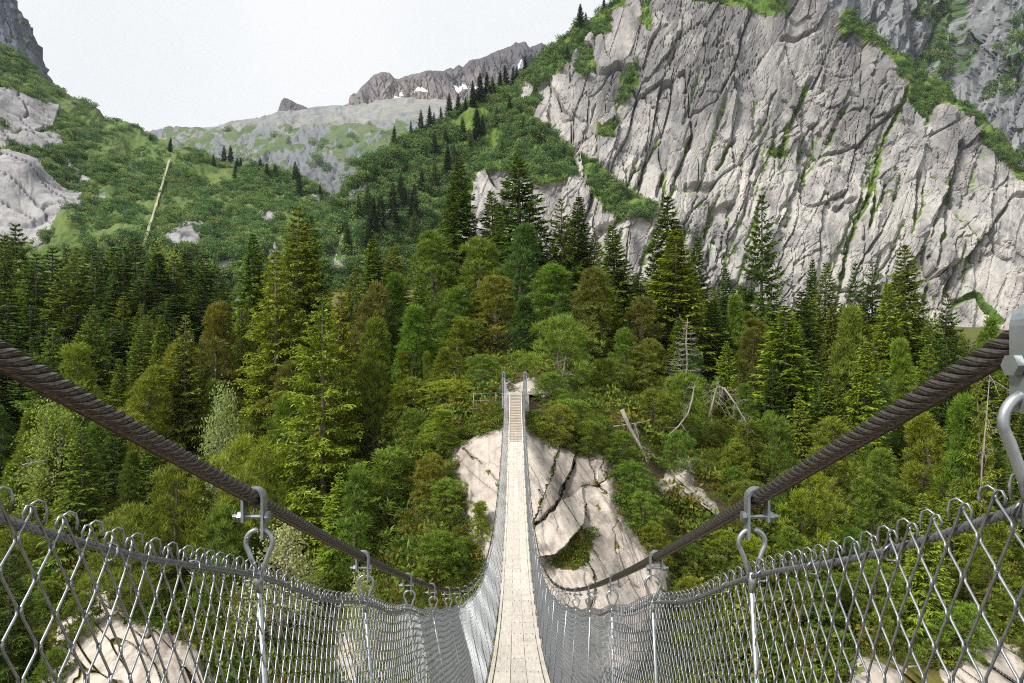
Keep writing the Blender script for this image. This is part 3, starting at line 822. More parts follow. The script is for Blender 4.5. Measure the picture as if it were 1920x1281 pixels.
# ---- bare granite on the gorge wall
ROCK_POLYS = []
def rock_face(name, label, poly, nx, ny, seed, plates=(), cracks=(), lift=0.9, cell=(1.5, 3.2), lean=0.35, amp=0.35, vegp=(), rough=1.0, tonef=None):
    ROCK_POLYS.append(poly)
    a = np.array(poly)
    x0, y0 = a.min(0) - 14; x1, y1 = a.max(0) + 14
    PX, PY = np.meshgrid(np.linspace(x0, x1, nx), np.linspace(y1, y0, ny))
    D = wall_depth(PX, PY)
    wx = PX + 9 * fbm(PX / 26, PY / 26, 4, seed + 1) * rough; wy = PY + 9 * fbm(PX / 26 + 9, PY / 26, 4, seed + 2) * rough
    ins = inpoly(wx, wy, poly)
    dist = linedist(wx, wy, poly, True)
    sd = np.where(ins, dist, -dist)
    out = lift * sstep(-4, 26, sd) - 1.3 * sstep(2, -14, sd)
    mx, my = PX / F * D, -PY / F * D
    hA, eA, rA = facets(mx, my, cell[0], cell[1], lean, seed, 1.0, 0.2)
    hB, eB, rB = facets(mx, my, cell[0] * 0.33, cell[1] * 0.3, lean * 1.2, seed + 3, 1.1, 0.25)
    rz = sstep(-0.2, 0.5, fbm(mx / 3, my / 3, 3, seed + 8))
    rel = amp * hA - 0.35 * amp / 0.35 * (1 - sstep(0, 0.05, eA)) * 0.7 + 0.07 * hB * rz + 0.10 * fbm(mx, my, 4, seed + 5) + 0.03 * fbm(mx * 5, my * 5, 4, seed + 6)
    tone = 0.35 * sstep(0.1, 0.7, fbm(mx / 0.9, my / 4, 4, seed + 7))
    if plates:
        rel = rel * 0.22 + 0.10 * fbm(mx * 2.5, my * 2.5, 4, seed + 23) + 0.07 * hB + 0.26 * fbm(mx / 1.6, my / 2.2, 4, seed + 13)
        qx = PX + 4 * fbm(PX / 16, PY / 16, 4, seed + 14); qy = PY + 4 * fbm(PX / 16, PY / 16 + 7, 4, seed + 15)
        for (pl, so, tx, ty, st) in plates:
            c = np.mean(pl, 0)
            m_ = sstep(-1.2, 1.2, np.where(inpoly(qx, qy, pl), 1, -1) * linedist(qx, qy, pl, True))
            rel = rel + m_ * (so + tx * (PX - c[0]) / 40 + ty * (PY - c[1]) / 40)
            tone = np.clip(tone + m_ * st, 0, 0.9)  # shading of the dark faces painted into the rock tone
        for (ln, w, dp) in cracks:
            dl = linedist(qx + 4 * fbm(PX / 7, PY / 7, 3, seed + 18), qy, ln) / np.clip(0.75 + 0.9 * fbm(PX / 18, PY / 18, 3, seed + 19), 0.25, 1.6)
            w = w * 0.7
            rel = rel - 0.7 * dp * (1 - sstep(w * 0.2, w, dl))
            tone = np.clip(tone + 0.35 * (1 - sstep(w, w * 4, dl)) * sstep(-0.3, 0.3, fbm(mx, my / 2, 3, seed + 17)), 0, 0.9)
    if tonef is not None: tone = np.clip(tone + tonef(PX, PY), 0, 0.9)
    D2 = D - out - rel * sstep(-10, 12, sd)
    P = at(PX, PY, D2)
    veg = np.zeros(PX.shape)
    for (ln, w, dp) in cracks:
        veg = np.maximum(veg, (1 - sstep(1.5, 6.5, linedist(PX + 6 * fbm(PX / 9, PY / 9, 3, seed + 18), PY, ln))) * sstep(0.0, 0.35, fbm(PX / 14, PY / 14, 3, seed + 71)) * 0.75)
    for k, vp in enumerate(vegp): veg = np.maximum(veg, warped(PX, PY, vp, 8, 12, seed + 40 + k))
    veg = np.maximum(veg, (1 - sstep(0.0, 0.12, eA)) * sstep(0.1, 0.4, fbm(mx / 2, my / 2, 3, seed + 60)) * 0.7)
    keep = sd > -16
    used = keep
    me = mesh_np(name, P.reshape(-1, 3), [grid_faces(ny, nx, keep)], M['rock'], {"veg": veg, "tone": tone}, False)
    # drop loose vertices
    import bmesh
    bm = bmesh.new(); bm.from_mesh(me)
    bmesh.ops.delete(bm, geom=[v for v in bm.verts if not v.link_faces], context='VERTS')
    bm.to_mesh(me); bm.free()
    o = link(name, me)
    tag(o, label, None, None, 'structure')
    return o


MAIN_ROCK = [(852, 838), (880, 822), (915, 808), (944, 796), (992, 802), (1010, 818), (1040, 836), (1062, 842), (1100, 844), (1150, 846), (1160, 900), (1165, 960), (1205, 1010), (1250, 1060), (1262, 1120), (1230, 1180), (1200, 1260), (1100, 1290), (1000, 1250), (940, 1180), (905, 1060), (868, 985), (862, 930), (848, 880)]
PLATES = [([(1003, 985), (1030, 965), (1055, 942), (1098, 944), (1096, 985), (1070, 1012), (1040, 1040), (1000, 1046)], 0.55, 0.05, 0.25, -0.1),
          ([(1084, 836), (1112, 845), (1122, 905), (1092, 914), (1058, 937), (1046, 925), (1070, 880)], -0.45, 0.25, 0.05, 0.55),
          ([(1112, 840), (1165, 840), (1160, 890), (1124, 906)], -0.12, -0.25, 0.1, 0.4),
          ([(1048, 838), (1082, 836), (1066, 890), (1046, 940), (1012, 975), (1008, 955), (1030, 900)], 0.12, -0.2, 0.05, 0.38),
          ([(1092, 915), (1124, 908), (1170, 960), (1270, 1080), (1230, 1190), (1120, 1160), (1098, 1030), (1098, 950)], 0.10, 0.1, 0.12, -0.05),
          ([(1046, 1072), (1095, 1070), (1105, 1150), (1050, 1160), (1030, 1110)], 0.35, -0.1, 0.2, 0.1)]
CRACKS = [([(1050, 836), (1030, 900), (1009, 958), (1000, 990)], 3, 0.5), ([(1083, 832), (1076, 870), (1060, 906), (1045, 946), (1028, 967), (1000, 988)], 5, 0.9), ([(1090, 914), (1120, 908), (1146, 894), (1164, 880)], 3, 0.5), ([(1120, 908), (1140, 930)], 2.5, 0.4),
          ([(1102, 846), (1112, 880), (1120, 906)], 2.5, 0.35), ([(1132, 846), (1128, 876), (1142, 896)], 2.5, 0.35), ([(868, 842), (886, 858), (906, 871)], 2, 0.25), ([(916, 884), (934, 904), (940, 925)], 2, 0.2), ([(1098, 944), (1096, 985), (1072, 1014)], 3, 0.5), ([(1170, 940), (1150, 990), (1158, 1040)], 2, 0.2), ([(1010, 918), (1024, 932)], 2, 0.25), ([(1100, 1040), (1118, 1090), (1108, 1150)], 3, 0.4), ([(860, 930), (880, 975), (900, 1010)], 2.5, 0.3)]
rock_face("gorge_rock", "bare pale granite wall of the gorge under the far end of the bridge", MAIN_ROCK, 290, 330, 800, PLATES, CRACKS, 0.9, (2.2, 4.5), 0.4, 0.25,
          [[(1040, 1045), (1085, 1010), (1105, 1005), (1108, 1050), (1075, 1068), (1030, 1060)], [(1120, 940), (1128, 955), (1118, 960)]],
          tonef=lambda x, y: 0.35 * sstep(0.1, 0.6, fbm(x / 9, y / 60, 4, 811)) * sstep(1150, 1000, x) + 0.25 * sstep(0.2, 0.5, fbm(x / 6, y / 6, 3, 812)) * sstep(1080, 1130, x))
rock_face("rock_outcrop", "pale granite outcrop beside the fallen grey trunk", [(1246, 895), (1282, 858), (1308, 862), (1306, 905), (1338, 940), (1350, 975), (1312, 968), (1280, 940), (1240, 930), (1228, 905)], 110, 110, 840, (), (), 1.5, (1.2, 2.6), -0.6, 0.35)
rock_face("left_gorge_slab", "steep brown grey rock slabs behind the left mesh fence", [(60, 1290), (95, 1210), (150, 1110), (215, 1095), (235, 1150), (300, 1175), (380, 1215), (420, 1290), (400, 1380), (50, 1380)], 260, 190, 860, (), (), 1.0, (1.0, 5.0), 0.55, 0.5,
          [[(190, 1090), (215, 1095), (205, 1140)]], tonef=lambda x, y: 0.5 * sstep(0.1, 0.5, fbm((x + 0.6 * y) / 40, y / 200, 3, 871)))
rock_face("right_gorge_slab", "broken pale rock slabs behind the right mesh fence", [(1800, 1110), (1835, 1150), (1860, 1200), (1915, 1210), (1960, 1300), (1960, 1380), (1600, 1380), (1570, 1290), (1600, 1210), (1680, 1240), (1780, 1250), (1815, 1200)], 260, 190, 880, (), (), 0.9, (2.6, 2.2), -0.7, 0.4,
          [[(1700, 1250), (1760, 1240), (1770, 1290), (1690, 1300)]])
rock_face("lower_gorge_rock", "rounded grey rock low in the gorge beside the bridge", [(620, 1160), (660, 1130), (720, 1150), (760, 1200), (740, 1300), (640, 1300)], 90, 110, 895, (), (), 0.6, (1.5, 2.5), 0.3, 0.3)

# ------------------------------------------------------------------ suspension bridge
LEN = 40.0
CPTS = np.array([(-2, -1.234), (-1, -.777), (0, -.32), (.7, 0), (1.4, .32), (2.4, .77), (3.4, 1.20), (4.5, 1.655), (6.6, 2.45), (10, 3.52), (14, 4.38), (17, 4.72), (20, 4.80), (23, 4.70), (26, 4.42), (30, 3.86), (34, 3.05), (37, 2.25), (40, 1.33)])
def _spline(x, y):
    n = len(x); h = np.diff(x); A = np.eye(n); r = np.zeros(n)
    for i in range(1, n - 1):
        A[i, i - 1], A[i, i], A[i, i + 1] = h[i - 1], 2 * (h[i - 1] + h[i]), h[i]
        r[i] = 6 * ((y[i + 1] - y[i]) / h[i] - (y[i] - y[i - 1]) / h[i - 1])
    return np.linalg.solve(A, r)
_m = _spline(CPTS[:, 0], CPTS[:, 1])
GAP = np.array([(-2, 2.3), (0, 1.55), (1.4, 1.32), (4, 1.15), (34, 1.15), (38, 1.18), (40, 1.22)])
XC = 0.05


def cab_z(y):
    """height of the main cables along the bridge"""
    y = np.asarray(y, float); X, Y = CPTS[:, 0], CPTS[:, 1]
    i = np.clip(np.searchsorted(X, y) - 1, 0, len(X) - 2)
    h = X[i + 1] - X[i]; a = (X[i + 1] - y) / h; b = (y - X[i]) / h
    return -(a * Y[i] + b * Y[i + 1] + ((a ** 3 - a) * _m[i] + (b ** 3 - b) * _m[i + 1]) * h * h / 6)
def gap(y): return np.interp(y, GAP[:, 0], GAP[:, 1])
def deck_z(y): return cab_z(y) - gap(y)
def cab_x(y, s):
    w = 0.55 + 0.12 * sstep(33, 40, np.asarray(y, float))
    return XC + s * w - 0.07
def rail_z(y, ph=0.0): return cab_z(y) - 0.172 - 0.018 * np.sin(np.pi * np.mod(np.asarray(y) - 1.4, 1.0)) ** 2
def rail_x(y, s): return cab_x(y, s) - s * 0.012
def base_w(y): return 0.385 + 0.15 * (1 - sstep(1.5, 6.0, np.asarray(y, float)))
BASE_W = 0.385
HANG = [1.40 + k for k in range(38)]

bridge = empty("suspension_bridge", (XC, 0, float(deck_z(0))))
tag(bridge, "narrow wire mesh suspension bridge with pale plank deck crossing the gorge", "bridge")
BASE = Matrix.Translation(bridge.location)


def part(mb_or_mesh, name, mat=None, parent=None, smooth=False, world=True):
    """geometry given in world coordinates, hung under the bridge"""
    me = mb_or_mesh.mesh(name, mat, smooth) if isinstance(mb_or_mesh, MB) else mb_or_mesh
    o = link(name, me, bridge)
    o.matrix_parent_inverse = BASE.inverted()
    return o


def subpart(o, name, me, loc):
    c = link(name, me, o)
    c.location = loc
    return c


# main cables: strands laid round a core, wires showing on the strands close by
def rope(y0, y1, step, xf, zf, R, strands, wires, nang, pitch, ph=0.0, hand=1):
    y = np.arange(y0, y1 + step * 0.5, step)
    x = xf(y); z = zf(y)
    C = np.stack([x, y, z], -1)
    T = np.gradient(C, axis=0); T /= np.linalg.norm(T, axis=1)[:, None]
    A = np.cross(T, (0, 0, 1.0)); A /= np.linalg.norm(A, axis=1)[:, None]
    B = np.cross(A, T)
    s = np.concatenate([[0], np.cumsum(np.linalg.norm(np.diff(C, axis=0), axis=1))]) + y0
    th = np.arange(nang) / nang * 2 * math.pi
    lobe = (th * strands / (2 * math.pi)) % 1.0 - 0.5
    r = R * (0.62 + 0.38 * np.sqrt(np.clip(1 - (2 * lobe) ** 2, 0, 1)))
    if wires:
        wl_ = (th * strands * wires / (2 * math.pi)) % 1.0 - 0.5
        r = r - R * 0.07 + R * 0.10 * np.sqrt(np.clip(1 - (2 * wl_) ** 2, 0, 1))
    tw = hand * 2 * math.pi * s / pitch + ph
    a = th[None] + tw[:, None]
    V = C[:, None] + r[None, :, None] * (np.cos(a)[..., None] * A[:, None] + np.sin(a)[..., None] * B[:, None])
    n = len(y)
    i, j = np.meshgrid(np.arange(n - 1), np.arange(nang), indexing='ij')
    j2 = (j + 1) % nang
    q = np.stack([i * nang + j, i * nang + j2, (i + 1) * nang + j2, (i + 1) * nang + j], -1).reshape(-1, 4)
    return V.reshape(-1, 3), q


for s in (-1, 1):
    mb = MB()
    xf = lambda y, s=s: cab_x(y, s)
    V, q = rope(-0.1, 4.2, 0.008, xf, cab_z, 0.0155, 6, 4, 84, 0.140, hand=-s); mb.add(V, q)
    V, q = rope(4.2, 12, 0.02, xf, cab_z, 0.0153, 6, 0, 36, 0.140, hand=-s); mb.add(V, q)
    V, q = rope(12, 40.05, 0.1, xf, cab_z, 0.015, 6, 0, 12, 0.140, hand=-s); mb.add(V, q)
    part(mb, "main_cable", M['cable'], smooth=True)
    mb = MB()
    xf2 = lambda y, s=s: rail_x(y, s)
    V, q = rope(-0.1, 4, 0.010, xf2, rail_z, 0.0062, 6, 0, 18, 0.05, hand=s); mb.add(V, q)
    V, q = rope(4, 40, 0.1, xf2, rail_z, 0.006, 6, 0, 6, 0.05, hand=s); mb.add(V, q)
    part(mb, "rail_cable", M['railcable'], smooth=True)


# hangers: strap clamp over the cable, bolt, drop-shaped eye and a rod down to the cross beam
def strap_mesh(s):
    pts = []
    R = 0.0215
    inner, outer = -0.088, -0.050
    pts.append((-s * R, inner)); pts.append((-s * R, 0.0))
    for a in np.linspace(math.pi, 0, 13)[1:-1]:
        pts.append((s * R * math.cos(a), R * math.sin(a)))
    pts.append((s * R, 0.0)); pts.append((s * R, outer))
    p = np.array(pts)
    t = np.gradient(p, axis=0); t /= np.linalg.norm(t, axis=1)[:, None]
    nrm = np.stack([-t[:, 1], t[:, 0]], -1)
    w, th = 0.0125, 0.0028
    ring = []
    for k in range(len(p)):
        o1, i1 = p[k] + nrm[k] * th, p[k] - nrm[k] * th
        ring += [(o1[0], -w, o1[1]), (o1[0], w, o1[1]), (i1[0], w, i1[1]), (i1[0], -w, i1[1])]
    q = []
    for k in range(len(p) - 1):
        for j in range(4):
            q.append((k * 4 + j, k * 4 + (j + 1) % 4, (k + 1) * 4 + (j + 1) % 4, (k + 1) * 4 + j))
    q += [(0, 3, 2, 1), (4 * len(p) - 4, 4 * len(p) - 3, 4 * len(p) - 2, 4 * len(p) - 1)]
    mb = MB(); mb.add(ring, q)
    return mb.mesh("clamp", M['steel'])


def bolt_mesh(s):
    mb = MB()
    mb.tube([(-0.030, 0, -0.040), (0.046 if s > 0 else 0.036, 0, -0.040)] if s > 0 else [(-0.046, 0, -0.040), (0.030, 0, -0.040)], 0.0048, 8)
    for x0, x1 in ((-0.034, -0.0255), (0.0255, 0.034)):
        mb.tube([(x0, 0, -0.040), (x1, 0, -0.040)], 0.0115, 6)
    return mb.mesh("bolt", M['steel'])


CLAMP = {s: strap_mesh(s) for s in (-1, 1)}
BOLT = {s: bolt_mesh(s) for s in (-1, 1)}


def hanger(y, s):
    x, z = float(cab_x(y, s)), float(cab_z(y))
    g = float(gap(y))
    o = empty
    mb = MB()
    ox = -s * 0.0110
    # eye loop hooked through the long leg of the strap
    top, w, hgt = -0.068, 0.029, 0.105
    pts = []
    for a in np.linspace(-0.5 * math.pi - 0.95, 1.5 * math.pi + 0.95 - 2 * math.pi + 2 * math.pi, 3)[:0]: pass
    cz = top - w
    for a in np.linspace(math.radians(215), math.radians(-35), 19):
        pts.append((ox + w * math.cos(a), 0, cz + w * math.sin(a)))
    left_low = [(ox - 0.004, 0, top - hgt), (ox - 0.010, 0, top - hgt + 0.022)]
    right_low = [(ox + 0.010, 0, top - hgt + 0.022), (ox + 0.004, 0, top - hgt)]
    mb.tube(np.array(left_low + pts + right_low), 0.0056, 8)
    # ferrule and rod
    rx = float(XC + s * base_w(y)) - x - s * 0.012
    near = y < 9
    r0 = np.array([ox, 0, top - hgt + 0.012]); r1 = np.array([ox, 0, top - hgt - 0.03]); r2 = np.array([rx + s * 0.012, 0, -g - 0.06])
    mb.tube([r0, r1], 0.0088, 8)
    mb.tube([r1, r2], 0.0058, 8 if near else 5)
    V = np.vstack(mb.v)
    h = part(mb, "hanger", M['steel'], smooth=True)
    h.location = (x, y, z)
    subpart(h, "clamp", CLAMP[s], (0, 0, 0))
    subpart(h, "bolt", BOLT[s], (0, 0, 0))
    return h


hanger(0.642, 1)
for y in HANG:
    for s in (-1, 1): hanger(y, s)

# chain-link mesh: every zigzag wire close by is a piece of its own
WW, WH = 0.0235, 0.079
def wire_pts(y0, s, detail, flip, r_over=0.0030):
    """zigzag from the deck edge up over the rail cable, hooked at the top"""
    zt = lambda y: rail_z(y)
    yb = y0
    H = float(rail_z(y0) - deck_z(y0)) + 0.022
    n = int(round(H / (WH * 0.5)))
    k = np.arange(n + 1) + (0 if flip else 1) + n
    jit = 0.0
    side = np.where(k % 2 == 0, 1.0, -1.0)
    t = np.arange(n + 1) / n
    if detail:
        # round bends: three points at each bend, plus a middle
        tt, ss, oo = [], [], []
        for i in range(n + 1):
            sg = side[i]
            for dt, sc in ((-0.13, 0.80), (-0.04, 1.0), (0.04, 1.0), (0.13, 0.80)):
                u = (i + dt) / n
                if u < 0 or u > 1: continue
                tt.append(u); ss.append(sg * sc); oo.append(sg * (1 if abs(dt) < 0.1 else 0.35))
        tt, ss, oo = np.array(tt), np.array(ss), np.array(oo)
    else:
        tt, ss, oo = t, side, side * 0.5
    yy = yb + ss * (WW * 0.5 + 0.0024) + 0.009 * np.sin(tt * 6 + y0 * 3.3 + s) + 0.007 * np.sin(tt * 11 - y0 * 9.1) + 0.004 * np.sin(tt * 2 + y0 * 23)
    x0 = XC + s * (base_w(yy) + 0.02)
    xt = rail_x(yy, s)
    x = x0 + (xt - x0) * np.clip(tt * 1.04, 0, 1.04) + oo * r_over * s + 0.006 * s * np.sin(tt * 9 + y0 * 3)
    zb = deck_z(yy) - 0.01
    z = zb + tt * (rail_z(yy) + 0.022 - zb)
    P = np.stack([x, yy, z], -1)
    if detail:
        e = P[-1]; sg = ss[-1]
        c = 1.0 + 0.35 * math.sin(y0 * 53)
        if flip:      # the pair is closed by one end folded down over the other
            hook = [e + (0, sg * 0.001, 0.007), e + (-s * 0.004, sg * 0.005, 0.0105), e + (-s * 0.008, sg * 0.010, 0.007), e + (-s * 0.010, sg * 0.0115, -0.004), e + (-s * 0.009, sg * 0.010, -0.014 * c)]
        else:
            hook = [e + (s * 0.003, sg * 0.003, 0.006), e + (s * 0.005, sg * 0.006, 0.006), e + (s * 0.008, sg * 0.0075, -0.002), e + (s * 0.008, sg * 0.006, -0.012 * c)]
        P = np.vstack([P, hook])
    return P


for s in (-1, 1):
    y0s = np.arange(0.30, 39.9, WW)
    far = MB()
    for i, y0 in enumerate(y0s):
        if y0 > 15 and (i // 2) % 2: continue
        if i < 149:
            mb = MB()
            mb.tube(wire_pts(y0, s, True, i % 2 == 0), 0.00165, 6)
            part(mb, "mesh_wire", M['wire'], smooth=True)
        else:
            far.tube(wire_pts(y0, s, y0 < 6.5, i % 2 == 0), 0.00165 if y0 < 15 else 0.0021, 4 if y0 < 6.5 else 3, cap=False)
    o = part(far, "far_mesh_wires", M['wire'])
    o["kind"] = "stuff"
    # rings that tie the mesh to the rail cable
    rg = MB()
    for y in np.concatenate([np.arange(0.42, 5, 0.23), np.arange(5, 14, 0.3)]):
        c = np.array([rail_x(y, s), y, rail_z(y)])
        th = np.linspace(0, 2 * math.pi, 11)[:-1]
        ring = np.stack([0.012 * np.cos(th), 0.004 * np.sin(th * 2), 0.012 * np.sin(th) - 0.003], -1) + c
        rg.tube(ring, 0.0019, 5, closed=True)
    o = part(rg, "tie_rings", M['wire'], smooth=True); o["kind"] = "stuff"

# deck: three rows of long boards with staggered joints, then cross treads up the far end
BW, GAPW, TH = 0.200, 0.008, 0.032
def board(xl, xr, y0, y1, lift=0.0, th=TH, name="deck_board", mat='plank', segs=4):
    mb = MB()
    ys = np.linspace(y0, y1, segs + 1)
    z = deck_z(ys) + lift
    V, q = [], []
    for y, zz in zip(ys, z):
        V += [(xl, y, zz), (xr, y, zz), (xr, y, zz - th), (xl, y, zz - th)]
    for k in range(segs):
        for j in range(4):
            q.append((k * 4 + j, (k + 1) * 4 + j, (k + 1) * 4 + (j + 1) % 4, k * 4 + (j + 1) % 4))
    q += [(0, 1, 2, 3), (4 * segs + 3, 4 * segs + 2, 4 * segs + 1, 4 * segs)]
    mb.add(V, q)
    part(mb, name, M[mat])


STEP0 = 32.4
rr = random.Random(3)
for r_ in range(3):
    xl = XC - 1.5 * BW - GAPW + r_ * (BW + GAPW)
    y = 0.4 + (0, 1.0, 0)[r_]
    while y < STEP0:
        e = min(y + 2.0, STEP0)
        board(xl + rr.uniform(-.001, .001), xl + BW + rr.uniform(-.001, .001), y + 0.003, e - 0.003, rr.uniform(-0.002, 0.002))
        y = e
for s in (-1, 1):
    y = 0.4
    xa = XC + s * (1.5 * BW + GAPW + 0.016)
    xb = xa + s * 0.052
    while y < 39.9:
        e = min(y + 2.0, 39.9)
        board(min(xa, xb), max(xa, xb), y + 0.003, e - 0.003, 0.010 + rr.uniform(-.002, .002), 0.05, "edge_beam", 'plank')
        y = e
# screws in rows over each cross beam
sc = MB()
for y in np.arange(1.4, STEP0, 1.0):
    for r_ in range(3):
        xc = XC - BW - GAPW + r_ * (BW + GAPW)
        for dx in (-0.055, 0.055):
            for dy in (-0.022, 0.022):
                yy = y + dy
                z = float(deck_z(yy)) + 0.0045
                th = np.arange(6) / 6 * 2 * math.pi
                ring = np.stack([xc + dx + 0.007 * np.cos(th), yy + 0.007 * np.sin(th), np.full(6, z)], -1)
                low = ring - [0, 0, 0.008]
                sc.add(np.vstack([ring, low]), [(k, (k + 1) % 6, 6 + (k + 1) % 6, 6 + k) for k in range(6)], [(0, k, k + 1) for k in range(1, 5)])
o = part(sc, "deck_screws", M['screw']); o["kind"] = "stuff"
# cross beams
for y in HANG + [38.9]:
    mb = MB()
    z = float(deck_z(y)) - TH - 0.028
    mb.box((XC, y, z), (2 * BASE_W + 0.10, 0.05, 0.05))
    part(mb, "cross_beam", M['steel'])
# treads
y = STEP0 + 0.10
while y < 39.85:
    mb = MB()
    zz = float(deck_z(y)) + 0.012
    sl = float(deck_z(y + 0.1) - deck_z(y - 0.1)) / 0.2
    w = 0.308
    mb.box((XC, y, zz), (2 * w, 0.150, 0.035), [[1, 0, 0], [0, 1, 0], [0, sl * 0.55, 1]])
    part(mb, "stair_tread", M['plank_old'])
    y += 0.245
for xo in (-0.27, -0.09, 0.09, 0.27):
    board(XC + xo - 0.02, XC + xo + 0.02, STEP0, 39.9, -0.03, 0.06, "stair_stringer", 'plank_old', 12)

# twin posts at the far end, each pair capped
for s in (-1, 1):
    x = float(cab_x(40, s))
    zt = float(cab_z(40)) + 0.03
    zb = float(deck_z(40)) - 0.18
    mb = MB()
    for dx in (-0.075, 0.075):
        mb.box((x + dx, 40.12, (zt + zb) / 2), (0.045, 0.16, zt - zb))
        mb.box((x + dx, 40.03, (zt + zb) / 2), (0.07, 0.02, zt - zb))
    mb.box((x, 40.12, zb - 0.012), (0.30, 0.30, 0.024))
    o = part(mb, "portal_post", M['post'])
    cp = MB(); cp.box((0, 0, 0), (0.24, 0.24, 0.035)); cp.box((0, 0.0, 0.04), (0.07, 0.16, 0.045))
    c = cp.build("post_cap", M['steel'], o); c.location = (x, 40.12, zt + 0.02)

# concrete sill under the landing, railing beside it
zl = float(deck_z(40)) - 0.20
mb = MB()
def block(mb, x0, x1, y0, y1, z0, z1, bev=0.02):
    mb.hexa([(x0, y0, z0), (x1, y0, z0), (x1, y1, z0), (x0, y1, z0), (x0 + bev, y0 + bev, z1), (x1 - bev, y0 + bev, z1), (x1 - bev, y1 - bev, z1), (x0 + bev, y1 - bev, z1)])
block(mb, XC - 0.50, XC + 0.50, 39.86, 41.2, zl - 1.6, zl + 0.10)
block(mb, XC - 0.86, XC - 0.502, 39.80, 40.9, zl - 1.7, zl)
block(mb, XC + 0.502, XC + 0.86, 39.80, 40.9, zl - 1.7, zl)
tag(mb.build("bridge_abutment", M['concrete']), "pale concrete sill that carries the far posts of the bridge", "abutment")
rl = empty("railing", (XC - 1.0, 41.0, zl - 0.85))
tag(rl, "low grey metal railing left of the far bridge posts", "railing")
xs = [-0.3, -1.25, -2.2, -3.1]
def rl_part(mb, name):
    o = mb.build(name, M['post'], rl, True)
    return o
for dz in (0.02, 0.50, 0.98):
    mb = MB(); mb.tube([(0.1, 0, dz), (-1.9, 0.3, dz - 0.07)], 0.015, 6); rl_part(mb, "rail")
for k in range(2):
    mb = MB(); x = -0.25 - k * 1.45; mb.tube([(x, -x * 0.155, -0.5), (x, -x * 0.155, 1.0 + x * 0.04)], 0.019, 6); rl_part(mb, "post")
rr2 = empty("railing", (XC + 0.75, 41.3, zl))
tag(rr2, "short grey metal rail right of the far bridge posts", "railing")
mb = MB(); mb.tube([(0, 0, 0.32), (1.6, 0.4, 0.30)], 0.021, 6); mb.build("rail", M['steel'], rr2, True)
mb = MB(); mb.tube([(1.3, 0.32, -0.4), (1.3, 0.32, 0.33)], 0.022, 6); mb.build("post", M['steel'], rr2, True)

# pale rock landing behind the posts
lp = []
nx_, ny_ = 26, 30
PXl, PYl = np.meshgrid(np.linspace(-1.0, 1.0, nx_), np.linspace(0, 1, ny_))
yy = 41.15 + PYl * 7.5
cx_ = XC + 0.25 + PYl ** 1.4 * 1.1
xx = cx_ + PXl * (0.55 + 1.6 * np.sin(np.clip(PYl * 1.15 + 0.1, 0, 1) * math.pi) * 0.8)
zz = ground(xx, yy) + 0.16 * (1 - PXl ** 2) - 0.12 * np.abs(PXl) ** 4 + 0.04 * fbm(xx * 1.5, yy * 1.5, 3, 905)
zz[:4] = np.maximum(zz[:4], zl + 0.02)
P = np.stack([xx, yy, zz], -1)
me = mesh_np("landing_path", P.reshape(-1, 3), [grid_faces(ny_, nx_)], M['rock'], {"veg": np.zeros(nx_ * ny_), "tone": np.zeros(nx_ * ny_)}, True)
tag(link("landing_path", me), "pale trodden rock path leading away from the far bridge posts", None, None, 'structure')

# ------------------------------------------------------------------ trees
def blades(mb, base, direc, length, width, normal, tip, bend=0.0):
    """many narrow needle sprays at once: a kite-shaped blade each"""
    base, direc, normal = (np.asarray(a, float) for a in (base, direc, normal))
    n = len(base)
    length = np.broadcast_to(np.asarray(length, float), (n,))[:, None]
    width = np.broadcast_to(np.asarray(width, float), (n,))[:, None]
    side = np.cross(direc, normal)
    side /= np.linalg.norm(side, axis=1)[:, None] + 1e-9
    mid = base + direc * length * 0.45
    end = base + direc * length + np.array([0, 0, -1.0]) * length * bend
    V = np.stack([base, mid + side * width * 0.5, end, mid - side * width * 0.5], 1).reshape(-1, 3)
    k = np.arange(n) * 4
    tip = np.broadcast_to(np.asarray(tip, float), (n,))
    tp = np.stack([tip * 0.8, tip, tip * 1.25, tip], 1).ravel()
    mb.add(V, np.stack([k, k + 1, k + 2, k + 3], -1), None, tp)


def unit(v):
    v = np.asarray(v, float)
    return v / (np.linalg.norm(v, axis=-1, keepdims=True) + 1e-9)


